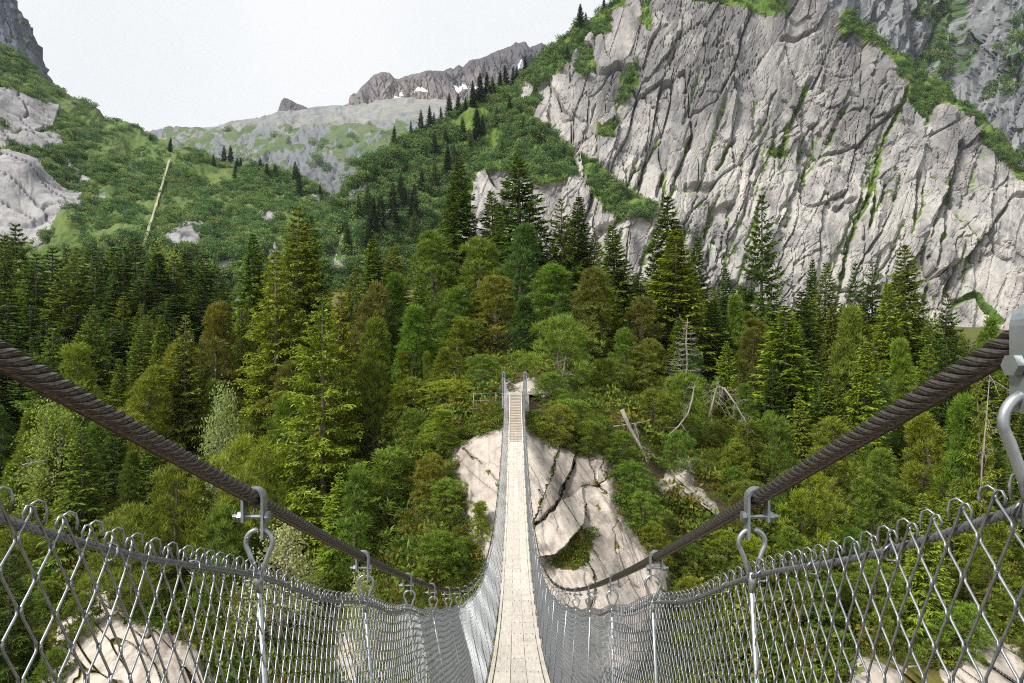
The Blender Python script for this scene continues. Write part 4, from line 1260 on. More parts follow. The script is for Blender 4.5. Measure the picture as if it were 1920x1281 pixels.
def make_spruce(seed, R=0.17, base=0.06, open_=0.0, droop=0.35, whorls=40, twigs=9, per=7, ragged=0.2, bare=0.0, fine=0):
    """unit-high spruce: returns trunk mesh and crown mesh"""
    g = np.random.default_rng(seed)
    tk = MB()
    zt = np.linspace(0, 1, 10)
    wob = 0.006 * np.cumsum(g.normal(0, 0.5, (10, 2)), 0) * np.linspace(1, 0, 10)[:, None]
    tk.tube(np.column_stack([wob, zt]), 0.013 * (1 - zt) ** 0.8 + 0.0012, 7)
    cr = MB()
    ts = base + (0.985 - base) * np.linspace(0, 1, whorls) ** (0.92)
    lump = g.random(12)
    for t in ts:
        nb = per if t < 0.85 else max(4, per - 2)
        a0 = g.random() * 6.28
        for b in range(nb):
            if g.random() < open_ * 0.5: continue
            az = a0 + b * 2 * math.pi / nb + g.normal(0, 0.25)
            prof = (1 - t) ** 0.82 * (0.72 + 0.28 * min(1, (t - base) * 6 + 0.3))
            L = R * prof * (1 - ragged + 2 * ragged * g.random()) * (0.85 + 0.3 * lump[int(az * 1.9) % 12]) + 0.008
            up = 0.55 * (t - 0.45) - droop * (1 - t) + g.normal(0, 0.10)
            m = 7
            s = np.linspace(0, 1, m)
            rad = s * L
            zz = t + L * (up * s - droop * 0.5 * s ** 2 + 0.28 * s ** 3)
            ax = np.array([math.cos(az), math.sin(az)])
            Pb = np.column_stack([rad * ax[0], rad * ax[1], zz])
            cr.tube(Pb[[0, 3, 6]], [0.0022 * (0.4 + prof), 0.0014, 0.0006], 3, cap=False, tip=0.35)
            nt = max(3, int(twigs * (0.35 + L / R)))
            u = np.sort(g.uniform(0.18 + bare, 1.0, nt))
            u = np.concatenate([u, [1.0]])
            bx = np.column_stack([np.interp(u, s, Pb[:, k]) for k in range(3)])
            tang = unit(np.column_stack([np.interp(np.clip(u + .08, 0, 1), s, Pb[:, k]) - np.interp(np.clip(u - .08, 0, 1), s, Pb[:, k]) for k in range(3)]))
            out2 = np.array([-ax[1], ax[0], 0])
            for sg in (-1, 1):
                n_ = len(u)
                sp = g.uniform(0.45, 1.15, n_)
                d = unit(tang * np.cos(sp)[:, None] + sg * out2 * np.sin(sp)[:, None] + np.array([0, 0, 1.0]) * g.normal(-0.16, 0.2, n_)[:, None])
                ln = (0.36 * L * (1.15 - 0.65 * u) + 0.012) * g.uniform(0.7, 1.25, n_)
                nrm = unit(np.array([0, 0, 1.0]) + g.normal(0, 0.45, (n_, 3)))
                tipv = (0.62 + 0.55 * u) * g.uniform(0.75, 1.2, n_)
                if fine:
                    blades(cr, bx, d, ln, 0.006, nrm, tipv * 0.8, 0.12)
                    for q_ in range(fine):
                        f_ = (q_ + 0.8) / fine
                        s2 = np.where((np.arange(n_) + q_) % 2 == 0, 1.0, -1.0)[:, None]
                        d2 = unit(d * 0.75 + np.cross(d, nrm) * s2 * 0.75 + g.normal(0, 0.25, (n_, 3)) + np.array([0, 0, -0.1]))
                        pp = bx + d * (ln * f_)[:, None] + np.array([0, 0, -1.0]) * (ln * 0.12 * f_ ** 2)[:, None]
                        blades(cr, pp, d2, ln * (0.55 - 0.25 * f_) * g.uniform(0.7, 1.3, n_), 0.0055 + 0.035 * ln, nrm, tipv * g.uniform(0.8, 1.25, n_), 0.1)
                else:
                    blades(cr, bx, d, ln, 0.0085 + 0.10 * ln, nrm, tipv, 0.12)
                # hanging sprays below the branch
                if sg == 1:
                    dn = unit(tang * 0.35 + np.array([0, 0, -1.0]) + g.normal(0, 0.25, (n_, 3)))
                    blades(cr, bx, dn, ln * 0.55, 0.008, unit(out2 + g.normal(0, 0.4, (n_, 3))), tipv * 0.8, 0.0)
    # leader
    for k in range(7):
        d = unit(np.array([[g.normal(0, .35), g.normal(0, .35), 1.0]]))
        blades(cr, np.array([[0, 0, 0.965]]), d, 0.03, 0.006, unit(g.normal(0, 1, (1, 3))), 1.2)
    return tk.mesh("trunk", M['bark'], True), cr.mesh("crown", M['needle'], False, True)


def tufts(mb, c, d, ln, nn, g, tip, wid=0.115, spread=(0.35, 1.2)):
    """bottle-brush tufts: nn needles sprays round each direction d"""
    n = len(c)
    a = unit(np.cross(d, unit(np.array([0.3, 0.2, 1.0]) + g.normal(0, 0.2, (n, 3)))))
    b = np.cross(d, a)
    for k in range(nn):
        th = 2 * math.pi * k / nn + g.uniform(0, 1, n)
        sp = g.uniform(spread[0], spread[1], n)
        dd = d * np.cos(sp)[:, None] + (a * np.cos(th)[:, None] + b * np.sin(th)[:, None]) * np.sin(sp)[:, None]
        l = ln * g.uniform(0.75, 1.15, n)
        blades(mb, c, unit(dd), l, l * wid, unit(g.normal(0, 1, (n, 3))), tip * g.uniform(0.8, 1.15, n))


def make_pine(seed, R=0.30, base=0.12, lobes=46, per=18, needle=0.056, conic=0.6, trunk_bend=0.03, flat=0.75):
    """unit-high pine with a lumpy crown of tufts"""
    g = np.random.default_rng(seed)
    tk = MB()
    zt = np.linspace(0, 0.93, 9)
    bend = np.cumsum(g.normal(0, trunk_bend, (9, 2)), 0) * np.sin(np.linspace(0, 1, 9) * math.pi)[:, None] * 0.6
    TP = np.column_stack([bend, zt])
    tk.tube(TP, 0.022 * (1 - zt) ** 0.7 + 0.003, 7)
    cr = MB()
    for k in range(lobes):
        t = base + (1 - base) * ((k + 0.5) / lobes) ** 0.85
        az = k * 2.39996 + g.normal(0, 0.4)
        x = (t - base) / (1 - base)
        prof = (1 - x) ** conic * min(1, 0.45 + x * 3)
        rad = R * prof * g.uniform(0.35, 1.08)
        lr = (0.045 + 0.45 * R * 0.5 * (1 - x * 0.55)) * g.uniform(0.6, 1.2)
        tc = np.array([np.interp(t, zt, TP[:, 0]), np.interp(t, zt, TP[:, 1]), 0])
        c = np.array([rad * math.cos(az), rad * math.sin(az), t - lr * 0.25]) + tc
        root_t = max(0.02, t - rad * g.uniform(0.35, 0.9))
        rt = np.array([np.interp(root_t, zt, TP[:, 0]), np.interp(root_t, zt, TP[:, 1]), min(root_t, 0.92)])
        mid = (rt + c) / 2 + np.array([0, 0, -0.10 * rad])
        tk.tube([rt, mid, c], [0.007 * (1.1 - x), 0.005 * (1.1 - x), 0.002], 4, cap=False)
        dirs = unit(g.normal(0, 1, (per, 3)) + np.array([math.cos(az) * 0.35, math.sin(az) * 0.35, 0.55]))
        pos = c + dirs * np.array([1, 1, flat]) * lr * g.uniform(0.75, 1.05, (per, 1))
        d = unit(dirs * 0.6 + np.array([0, 0, 0.75]))
        hi = np.clip((pos[:, 2] - c[2]) / lr * 0.5 + 0.5, 0, 1)  # clump tops coloured as lit, undersides as shaded
        if k % 5 == 0 and base > 0.1:        # dry twigs low on the stem
            z0 = g.uniform(0.04, base + 0.12); az2 = g.uniform(0, 6.28); l2 = R * g.uniform(0.3, 0.7)
            o_ = np.array([np.interp(z0, zt, TP[:, 0]), np.interp(z0, zt, TP[:, 1]), z0]); e_ = o_ + np.array([math.cos(az2), math.sin(az2), g.uniform(-.3, .2)]) * l2
            tk.tube([o_, (o_ + e_) / 2 + [0, 0, 0.02], e_], [0.004, 0.003, 0.001], 3, cap=False)
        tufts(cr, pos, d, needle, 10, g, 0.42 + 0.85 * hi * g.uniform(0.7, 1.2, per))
    c = np.array([[0, 0, 0.95]]) + np.array([TP[-1, 0], TP[-1, 1], 0])
    tufts(cr, np.repeat(c, 5, 0) + g.normal(0, 0.012, (5, 3)), np.repeat([[0, 0, 1.0]], 5, 0), needle * 1.1, 7, g, np.full(5, 1.2))
    return tk.mesh("trunk", M['bark'], True), cr.mesh("crown", M['needle'], False, True)


def make_birch(seed, R=0.33):
    g = np.random.default_rng(seed)
    tk = MB(); cr = MB()
    for st in range(2):
        zt = np.linspace(0, 0.9 - 0.2 * st, 8)
        TP = np.column_stack([np.cumsum(g.normal(0.012 * (st - .5), 0.012, (8, 2)), 0), zt])
        tk.tube(TP, 0.013 * (1 - zt) + 0.002, 6)
        for k in range(34):
            t = g.uniform(0.18, 0.98)
            az = g.uniform(0, 6.28)
            rad = R * math.sin(min(1, t * 1.1 + 0.12) * math.pi) ** 0.7 * g.uniform(0.3, 1) + 0.02
            c = np.array([np.interp(t, zt, TP[:, 0]) + rad * math.cos(az), np.interp(t, zt, TP[:, 1]) + rad * math.sin(az), t])
            rt = np.array([np.interp(t - .12, zt, TP[:, 0]), np.interp(t - .12, zt, TP[:, 1]), max(0.05, min(t - 0.12, zt[-1]))])
            tk.tube([rt, (rt + c) / 2 + [0, 0, 0.03], c], [0.005, 0.003, 0.001], 3, cap=False)
            m = 70
            p = c + g.normal(0, 1, (m, 3)) * [0.065, 0.065, 0.045]
            d = unit(g.normal(0, 1, (m, 3)) + [0, 0, -0.1])
            blades(cr, p, d, g.uniform(0.016, 0.026, m), 0.02, unit(g.normal(0, 1, (m, 3)) + [0, 0, 0.6]), g.uniform(0.75, 1.25, m))
    return tk.mesh("trunk", M['deadwood'], True), cr.mesh("crown", M['leaf'], False, True)


def make_dead(seed, whorls=17, R=0.30, broken=False):
    g = np.random.default_rng(seed)
    tk, cr = MB(), MB()
    zt = np.linspace(0, 1, 10)
    TP = np.column_stack([np.cumsum(g.normal(0, 0.008, (10, 2)), 0), zt])
    tk.tube(TP, 0.016 * (1 - zt) ** 0.7 + 0.0018, 7)
    for t in np.linspace(0.16, 0.96, whorls):
        for b in range(7):
            az = g.uniform(0, 6.28)
            L = R * (1 - t) ** 0.75 * g.uniform(0.45, 1.15) + 0.02
            o = np.array([np.interp(t, zt, TP[:, 0]), np.interp(t, zt, TP[:, 1]), t])
            ax = np.array([math.cos(az), math.sin(az), 0])
            s = np.linspace(0, 1, 6)[:, None]
            br = o + ax * s * L + np.array([0, 0, 1.0]) * L * (-0.25 * s + 0.28 * s ** 3) + g.normal(0, 0.004, (6, 3)) * s
            cr.tube(br, np.linspace(0.0035, 0.0012, 6), 4, cap=False)
            for k in range(9):
                u = g.integers(1, 6)
                sd = np.cross(ax, [0, 0, 1]) * g.choice([-1, 1])
                d = unit(ax * 0.6 + sd * g.uniform(0.4, 1) + np.array([0, 0, g.normal(-0.1, .3)]))
                l2 = L * g.uniform(0.15, 0.42)
                e = br[u] + d * l2
                cr.tube([br[u], br[u] + d * l2 * 0.55 + [0, 0, -0.04 * l2], e + [0, 0, 0.1 * l2]], [0.0017, 0.0012, 0.0006], 3, cap=False)
    return tk.mesh("trunk", M['deadwood'], True), cr.mesh("bare_branches", M['deadwood'], False)


PROTO = {
    'spruce': [make_spruce(1), make_spruce(2, R=0.155, whorls=44, droop=0.42), make_spruce(3, R=0.19, droop=0.28, ragged=0.3), make_spruce(4, R=0.165, per=6, ragged=0.32, bare=0.1), make_spruce(5, R=0.175, base=0.16, droop=0.4), make_spruce(6, R=0.15, ragged=0.45, open_=0.2, per=6), make_spruce(7, R=0.2, ragged=0.4, droop=0.45, whorls=34)],
    'sparse': [make_spruce(11, R=0.21, whorls=25, per=6, open_=0.25, droop=0.12, twigs=11, base=0.14, bare=0.05), make_spruce(12, R=0.19, whorls=27, per=6, open_=0.3, droop=0.2, twigs=9, base=0.2, ragged=0.35)],
    'tall': [make_spruce(21, R=0.20, whorls=30, per=6, open_=0.2, droop=0.3, twigs=11, base=0.10, ragged=0.35, bare=0.12, fine=4), make_spruce(22, R=0.21, whorls=32, per=6, open_=0.12, droop=0.3, twigs=11, base=0.05, ragged=0.3, fine=4)],
    'pine': [make_pine(31, R=0.28, conic=0.75), make_pine(32, R=0.25, conic=0.95, lobes=62), make_pine(33, R=0.31, conic=0.62), make_pine(34, R=0.27, base=0.26, lobes=46, conic=0.8), make_pine(35, R=0.22, conic=1.05, lobes=60)],
    'bush': [make_pine(41, R=0.55, base=0.10, lobes=46, per=15, needle=0.085, conic=0.42), make_pine(42, R=0.62, base=0.08, lobes=52, per=15, needle=0.08, conic=0.38), make_pine(43, R=0.48, base=0.1, lobes=42, per=15, needle=0.09, conic=0.5)],
    'young': [make_pine(45, R=0.20, base=0.08, lobes=44, per=12, needle=0.06, conic=1.0), make_pine(46, R=0.24, base=0.06, lobes=44, per=12, needle=0.06, conic=0.9)],
    'birch': [make_birch(51), make_birch(52, 0.38)],
    'dead': [make_dead(61), make_dead(62, 11, 0.22)],
    'tiny': [make_spruce(71, R=0.16, whorls=18, per=6, twigs=5), make_spruce(72, R=0.13, whorls=20, per=5, twigs=5, ragged=0.35)],
}
HALF = {'spruce': 0.165, 'sparse': 0.19, 'tall': 0.19, 'pine': 0.31, 'bush': 0.62, 'young': 0.23, 'birch': 0.36, 'dead': 0.27, 'tiny': 0.14}
KNAME = {'spruce': 'spruce_tree', 'sparse': 'spruce_tree', 'tall': 'spruce_tree', 'tiny': 'spruce_tree', 'pine': 'pine_tree', 'bush': 'mountain_pine', 'young': 'young_pine', 'birch': 'birch_tree', 'dead': 'dead_tree'}
COLR = {'dk': (0.080, 0.130, 0.015), 'md': (0.130, 0.195, 0.018), 'lt': (0.200, 0.260, 0.020), 'yl': (0.225, 0.250, 0.025), 'br': (0.145, 0.150, 0.022),
        'or': (0.185, 0.200, 0.022), 'bl': (0.090, 0.165, 0.028), 'gn': (0.140, 0.225, 0.024), 'ol': (0.165, 0.205, 0.020), 'pg': (0.33, 0.38, 0.15), 'lg': (0.24, 0.31, 0.06)}
trng = random.Random(11)


def plant(kind, loc, height, width=1.0, col='md', label=None, group=None, var=None, cat="tree"):
    """a trunk and a crown under an empty at the foot; copies share their meshes"""
    pr = PROTO[kind]
    tk, cr = pr[(var if var is not None else trng.randrange(len(pr))) % len(pr)]
    root = empty(KNAME[kind], loc)
    ln_ = 0.02 if kind in ('spruce', 'tall', 'sparse', 'tiny') else 0.07
    root.rotation_euler = (trng.gauss(0, ln_), trng.gauss(0, ln_), trng.uniform(0, 6.28))
    root.scale = (height * width, height * width, height)
    tag(root, label, cat, group)
    a = link("trunk", tk, root)
    b = link("bare_branches" if kind == 'dead' else "crown", cr, root)
    c = COLR[col] if isinstance(col, str) else col
    v = trng.uniform(0.82, 1.18)
    b.color = (c[0] * v * trng.uniform(0.9, 1.1), c[1] * v, c[2] * v * trng.uniform(0.85, 1.15), 1)
    return root


def plant_px(kind, px, py, depth, wpx, col, label, group=None, var=None, base_py=None):
    """stand a tree on the ground at this direction and depth so that it reaches up to py"""
    x = (px - VX) / F * depth
    zt = (HY - py) / F * depth
    zg = float(ground(x, depth)) if base_py is None else (HY - base_py) / F * depth
    if zt - zg < 1.3 and base_py is None:          # below the rim: root it in the wall instead
        depth = float(wall_depth(px, py + 58)) - 0.3
        x = (px - VX) / F * depth; zt = (HY - py) / F * depth; zg = float(ground(x, depth))
        zg = min(zg, zt - 1.3)
    h = max(zt - zg, 0.6)
    hw = wpx / F * depth * 0.5
    return plant(kind, (x, depth, zg - 0.02 * h), h * 1.02, hw / (HALF[kind] * h), col, label, group, var, "shrub" if kind == 'bush' else "tree")


GS, GP, GB = "spruces on the far bank", "pines on the far bank", "mountain pines along the gorge rim"
T = [
    # skyline knoll
    ('spruce', 856, 302, 92, 118, 'dk', "dense conical spruce standing alone left of the pale rock dome", GS, 0),
    ('spruce', 978, 296, 88, 150, 'dk', "tallest dark spruce on the central knoll above the bridge", GS, 2),
    ('spruce', 928, 358, 94, 100, 'md', "shorter spruce close between the two dark knoll spruces", GS, 3),
    ('sparse', 1058, 372, 86, 100, 'md', "twin topped spruce right of the tallest knoll spruce", GS, 1),
    ('spruce', 1082, 368, 90, 90, 'dk', "dark spruce rising directly behind the twin topped knoll spruce", GS, 4),
    ('sparse', 1113, 428, 92, 62, 'yl', "thin yellowish spruce before the pale broken rock right of the knoll", GS, 1),
    ('spruce', 1158, 422, 78, 110, 'md', "bright green spruce between thin yellowish spruce and the big right spruce", GS, 1),
    ('spruce', 1250, 368, 76, 130, 'dk', "big dark spruce with its top against the cliff foot", GS, 0),
    ('spruce', 1268, 430, 66, 150, 'lt', "light green spruce directly in front of the big dark cliff spruce", GS, 4),
    ('spruce', 1303, 444, 82, 80, 'dk', "slim dark spruce right of the light green cliff spruce", GS, 3),
    ('sparse', 1424, 366, 76, 118, 'dk', "open branched spruce with cliff showing through its tiers", GS, 0),
    ('spruce', 1362, 502, 74, 70, 'bl', "small dark spruce left of the open branched spruce", GS, 1),
    ('spruce', 1518, 485, 88, 60, 'dk', "thin dark spruce top behind the olive trees right of the open spruce", GS, 1),
    ('spruce', 1545, 492, 84, 90, 'ol', "olive green spruce right of the open branched spruce", GS, 3),
    ('sparse', 1600, 494, 82, 80, 'dk', "left one of two slender dark spruces against the lower cliff", GS, 0),
    ('sparse', 1634, 490, 84, 80, 'dk', "right one of two slender dark spruces against the lower cliff", GS, 1),
    ('spruce', 1692, 458, 78, 120, 'ol', "broad spruce standing highest along the lower right treeline", GS, 2),
    ('spruce', 1668, 530, 74, 90, 'lt', "light green spruce in front of the highest lower right spruce", GS, 3),
    ('sparse', 1766, 548, 76, 90, 'dk', "ragged spruce with thin top right of the highest lower right spruce", GS, 1),
    ('young', 1818, 598, 70, 60, 'gn', "small green conifer at the cliff foot beside the big cable", GS, 0),
    ('spruce', 1840, 640, 66, 90, 'lt', "light spruce peeking just above the right main cable", GS, 3),
    # left of the knoll
    ('spruce', 478, 438, 84, 105, 'md', "spruce with tidy pointed top before the small hillside rock slab", GS, 1),
    ('tall', 550, 388, 64, 165, 'lt', "tallest spruce left of the valley mouth with visible upper trunk", GS, 1),
    ('spruce', 578, 402, 66, 120, 'md', "dark twin just right of the tallest valley mouth spruce", GS, 2),
    ('tall', 520, 470, 60, 150, 'lt', "bushy light spruce against the left side of the tallest valley mouth spruce", GS, 0),
    ('spruce', 705, 448, 82, 105, 'lt', "vivid light green spruce at the valley mouth", GS, 1),
    ('spruce', 746, 462, 84, 90, 'yl', "yellow green spruce right beside the vivid valley mouth spruce", GS, 3),
    ('spruce', 655, 500, 86, 70, 'ol', "pale olive spruce between the tall valley mouth spruces and the vivid one", GS, 3),
    ('tall', 603, 556, 43, 195, 'lt', "tall foreground spruce with bare grey trunk left of the bridge", GS, 0),
    ('tall', 622, 540, 47, 110, 'yl', "thin yellow topped spruce close behind the tall foreground spruce", GS, 1),
    ('spruce', 790, 585, 58, 95, 'md', "rounded green pine between bridge and yellow bushes left", GP, 1),
    # centre pines
    ('pine', 832, 438, 76, 140, 'gn', "round topped green pine below the alone standing conical spruce", GP, 0),
    ('pine', 900, 448, 72, 150, 'ol', "rust flecked olive pine in the centre of the knoll", GP, 2),
    ('pine', 975, 428, 70, 120, 'bl', "deep green tufted pine below the tallest knoll spruce", GP, 1),
    ('pine', 1040, 500, 64, 150, 'gn', "blue green pine cluster left of the rusty brown pine", GP, 0),
    ('pine', 1100, 508, 60, 135, 'br', "rusty brown pine in the middle of the wood", GP, 1),
    ('bush', 1052, 600, 48, 165, 'gn', "big domed bright green pine right above the bridge posts", GP, 1),
    ('pine', 935, 522, 62, 150, 'or', "orange tinged pine behind the bridge end", GP, 2),
    ('pine', 985, 560, 60, 90, 'bl', "dark green pine straight behind the bridge posts", GP, 4),
    ('pine', 868, 545, 62, 120, 'gn', "leaning green pine with dark hollow beneath left of the orange pine", GP, 3),
    ('young', 862, 598, 54, 75, 'lt', "small bright pine between dark hollow and bridge railing", GP, 1),
    ('pine', 778, 580, 54, 110, 'gn', "dome shaped pine with pale dead twigs at its right foot", GP, 1),
    ('pine', 700, 608, 47, 120, 'ol', "pine with bare grey lower trunk right of the tall foreground spruce", GP, 3),
    ('pine', 690, 540, 62, 110, 'br', "reddish brown pine behind the bare trunked pine", GP, 0),
    ('pine', 735, 520, 70, 100, 'gn', "upright fresh pine at the foot of the vivid valley mouth spruce", GP, 4),
    ('bush', 905, 668, 47, 110, 'gn', "low spreading pine beside the left bridge post", GB, 0),
    ('bush', 840, 715, 45, 150, 'lt', "wide light green mountain pine left of the railing", GB, 1),
    ('bush', 770, 712, 46, 130, 'ol', "olive mountain pine merging into the wide light one left of the railing", GB, 2),
    ('bush', 1065, 752, 43, 140, 'gn', "fresh green mountain pine right of the bridge stairs", GB, 0),
    ('bush', 1030, 702, 46, 110, 'gn', "tufted mountain pine right of the landing path", GB, 2),
    ('bush', 1045, 762, 40.5, 95, 'or', "orange flecked mountain pine at the rock edge right of the stairs", GB, 1),
    ('bush', 1100, 792, 39, 100, 'ol', "olive mountain pine hanging over the granite wall right of the bridge", GB, 0),
    ('bush', 1160, 810, 40, 110, 'gn', "green mountain pine at the top of the dark rock crack", GB, 2),
    ('young', 827, 770, 38.5, 85, 'lt', "slender young pine with pointed top left of the pale rock wall", GP, 0),
    ('young', 720, 848, 36.5, 150, 'gn', "bushy young pine group below the bare trunked pine", GP, 1),
    ('young', 668, 880, 36, 100, 'gn', "young pine with several upright tips left of the young pine group", GP, 1),
    ('young', 900, 945, 32.5, 60, 'lt', "sparse young pine tip in front of the pale rock wall", GP, 0),
    ('bush', 838, 900, 35, 110, 'gn', "mountain pine reaching over the left edge of the pale rock wall", GB, 1),
    ('bush', 820, 1000, 32.5, 150, 'gn', "dark mountain pine below the left edge of the pale rock wall", GB, 2),
    # right side
    ('dead', 1281, 596, 52, 95, 'md', "grey dead spruce skeleton with bare branches right of the bridge", None, 0),
    ('pine', 1215, 640, 50, 110, 'ol', "olive pine left of the grey dead spruce skeleton", GP, 0),
    ('pine', 1200, 560, 62, 110, 'br', "dark brownish pine above the olive pine by the skeleton", GP, 2),
    ('bush', 1290, 706, 46, 130, 'gn', "mountain pine in front of the dead spruce skeleton's foot", GB, 0),
    ('bush', 1225, 735, 45, 120, 'ol', "mountain pine behind the fallen grey trunk", GB, 1),
    ('spruce', 1472, 570, 56, 150, 'lt', "large light green spruce below the open branched spruce", GS, 4),
    ('spruce', 1340, 562, 66, 90, 'md', "mid green spruce right behind the dead spruce skeleton", GS, 1),
    ('pine', 1385, 560, 66, 80, 'gn', "soft green conifer between skeleton and large light spruce", GP, 4),
    ('spruce', 1510, 545, 64, 110, 'dk', "dark spruce right behind the large light green spruce", GS, 0),
    ('pine', 1578, 585, 58, 110, 'ol', "brownish olive larch like pine on the right slope", GP, 1),
    ('spruce', 1618, 640, 50, 105, 'lt', "light green spruce in front of the brownish olive pine", GS, 1),
    ('spruce', 1558, 690, 50, 80, 'lt', "small light spruce left of the light green right slope spruce", GS, 1),
    ('pine', 1700, 645, 56, 100, 'gn', "fresh green pointed pine right of the light green slope spruces", GP, 4),
    ('young', 1780, 745, 44, 85, 'gn', "left one of two fresh green pines beneath the right cable", GP, 0),
    ('young', 1815, 752, 43, 80, 'gn', "right one of two fresh green pines beneath the right cable", GP, 1),
    ('pine', 1720, 780, 46, 130, 'ol', "olive pine under the right cable left of the two fresh pines", GP, 0),
    ('tall', 1846, 690, 42, 80, 'yl', "sparse yellowing pine with tall bare trunk by the right edge", GP, 0),
    ('bush', 1440, 785, 43, 130, 'gn', "green mountain pine under the right cable's middle", GB, 0),
    ('young', 1405, 790, 43, 80, 'or', "rust tipped young pine beside the broken grey dead tree", GP, 1),
    ('pine', 1560, 790, 44, 130, 'ol', "olive pine thicket under the right cable", GP, 2),
    ('pine', 1640, 850, 41, 120, 'gn', "pine with grey lower twigs above the right mesh fence", GP, 3),
    ('bush', 1505, 880, 39, 150, 'lt', "light green mountain pine above the right mesh fence", GB, 1),
    ('bush', 1385, 835, 42, 100, 'ol', "olive mountain pine right of the pale outcrop", GB, 2),
    ('bush', 1182, 868, 38.5, 95, 'gn', "mountain pine clinging to the right rim of the granite wall", GB, 0),
    ('bush', 1205, 925, 37, 100, 'gn', "dense mountain pine between granite wall and pale outcrop", GB, 1),
    ('bush', 1222, 985, 36, 105, 'ol', "mountain pine below the left end of the pale outcrop", GB, 2),
    ('bush', 1290, 1010, 36, 110, 'gn', "mountain pine straight below the pale outcrop", GB, 0),
    ('bush', 1360, 1000, 37, 110, 'lt', "light mountain pine behind the nearest whole right hanger", GB, 1),
    ('bush', 1300, 1085, 34, 110, 'ol', "olive mountain pine above the second whole right hanger", GB, 2),
    ('bush', 1405, 905, 39.5, 110, 'ol', "mountain pine upper right of the pale outcrop", GB, 0),
    ('bush', 1262, 812, 41, 90, 'gn', "mountain pine just above the pale outcrop", GB, 1),
    ('bush', 868, 1012, 33, 70, 'gn', "small mountain pine at the lower left edge of the pale rock wall", GB, 0),
    # left slope
    ('young', 150, 652, 62, 105, 'lt', "light young spruce standing before the dark left stand", GS, 1),
    ('spruce', 348, 590, 60, 100, 'yl', "yellowish spruce with bare lower trunk on the left spur", GS, 3),
    ('pine', 395, 575, 66, 110, 'or', "orange tinged pine on the crest of the left spur", GP, 2),
    ('pine', 315, 650, 60, 120, 'yl', "yellow green pine thicket on the left spur", GP, 1),
    ('pine', 262, 690, 58, 130, 'lt', "light green pine thicket lower on the left spur", GP, 0),
    ('birch', 408, 725, 46, 95, 'pg', "pale leaved birch on the left slope", "birches on the left bank", 0),
    ('birch', 108, 760, 52, 120, 'lg', "bright leaved birch under the left main cable", "birches on the left bank", 1),
    ('birch', 520, 985, 34, 150, 'pg', "pale leaved birch bush behind the left hanger", "birches on the left bank", 1),
    ('birch', 690, 1070, 31, 80, 'pg', "small pale birch bush behind the second left hanger", "birches on the left bank", 0),
    ('spruce', 155, 800, 46, 115, 'md', "dark green spruce just under the left main cable", GS, 3),
    ('bush', 470, 830, 42, 190, 'lt', "broad light green mountain pine right of the pale birch", GB, 1),
    ('bush', 330, 880, 41, 190, 'ol', "broad olive mountain pine under the left main cable", GB, 0),
    ('bush', 250, 960, 38, 190, 'ol', "rust flecked mountain pine above the left mesh fence", GB, 1),
    ('bush', 420, 960, 37, 170, 'gn', "deep green mountain pine left of the first left hanger", GB, 2),
]
for (k, px, py, d, w, c, lab, grp, var) in T:
    plant_px(k, px, py, d, w, c, lab, grp, var)

# dark stand of spruces on the left
ST = [(8, 428, 104, 80), (30, 425, 112, 80), (70, 472, 96, 95), (48, 500, 110, 80), (96, 455, 118, 70), (128, 452, 124, 75), (146, 470, 116, 70), (166, 458, 100, 95), (190, 468, 120, 70), (212, 452, 126, 75), (236, 470, 112, 80), (262, 450, 118, 75), (286, 452, 122, 75), (300, 480, 106, 80), (330, 482, 110, 80), (352, 470, 124, 70), (380, 468, 106, 95), (404, 500, 112, 75), (270, 500, 98, 95), (180, 510, 94, 90), (118, 505, 92, 95), (20, 540, 90, 100), (60, 560, 88, 90), (225, 525, 92, 90), (330, 540, 92, 90), (370, 545, 96, 80), (300, 570, 86, 90), (145, 570, 84, 95), (90, 610, 82, 95), (210, 600, 80, 95), (260, 610, 82, 90), (5, 620, 80, 100), (-30, 470, 100, 110), (420, 540, 104, 70), (40, 690, 68, 110), (-20, 700, 66, 110), (185, 640, 76, 95)]
ORDN = ["first", "second", "third", "fourth", "fifth", "sixth", "seventh", "eighth", "ninth", "tenth", "eleventh", "twelfth", "thirteenth", "fourteenth", "fifteenth", "sixteenth", "seventeenth", "eighteenth", "nineteenth", "twentieth", "twenty first", "twenty second", "twenty third", "twenty fourth", "twenty fifth", "twenty sixth", "twenty seventh", "twenty eighth", "twenty ninth", "thirtieth"]
ST.sort()
cnt = {True: 0, False: 0}
for i, (px, py, d, w) in enumerate(ST):
    front = py > 530
    cnt[front] += 1
    plant_px('spruce' if i % 5 else 'tall', px, py + (i * 37 % 23) - 8, d, w * (1.15 + (i * 29 % 17) / 32), 'dk' if (front or i % 3) else ('md' if i % 2 else 'ol'),
             f"{ORDN[cnt[front] - 1]} dark spruce from the left low inside the dense left stand" if front else f"{ORDN[cnt[front] - 1]} spruce top from the left along the dense left stand", "spruces of the dense left stand")
for px, py, d, w, wd in ((350, 476, 128, 60, "middle one of three feathery light green larches"), (375, 490, 128, 70, "rightmost feathery light green larch"), (300, 455, 132, 60, "leftmost feathery light green larch")):
    plant_px('birch', px, py, d, w, 'lg', wd + " behind the dense left stand", "larches behind the left stand")

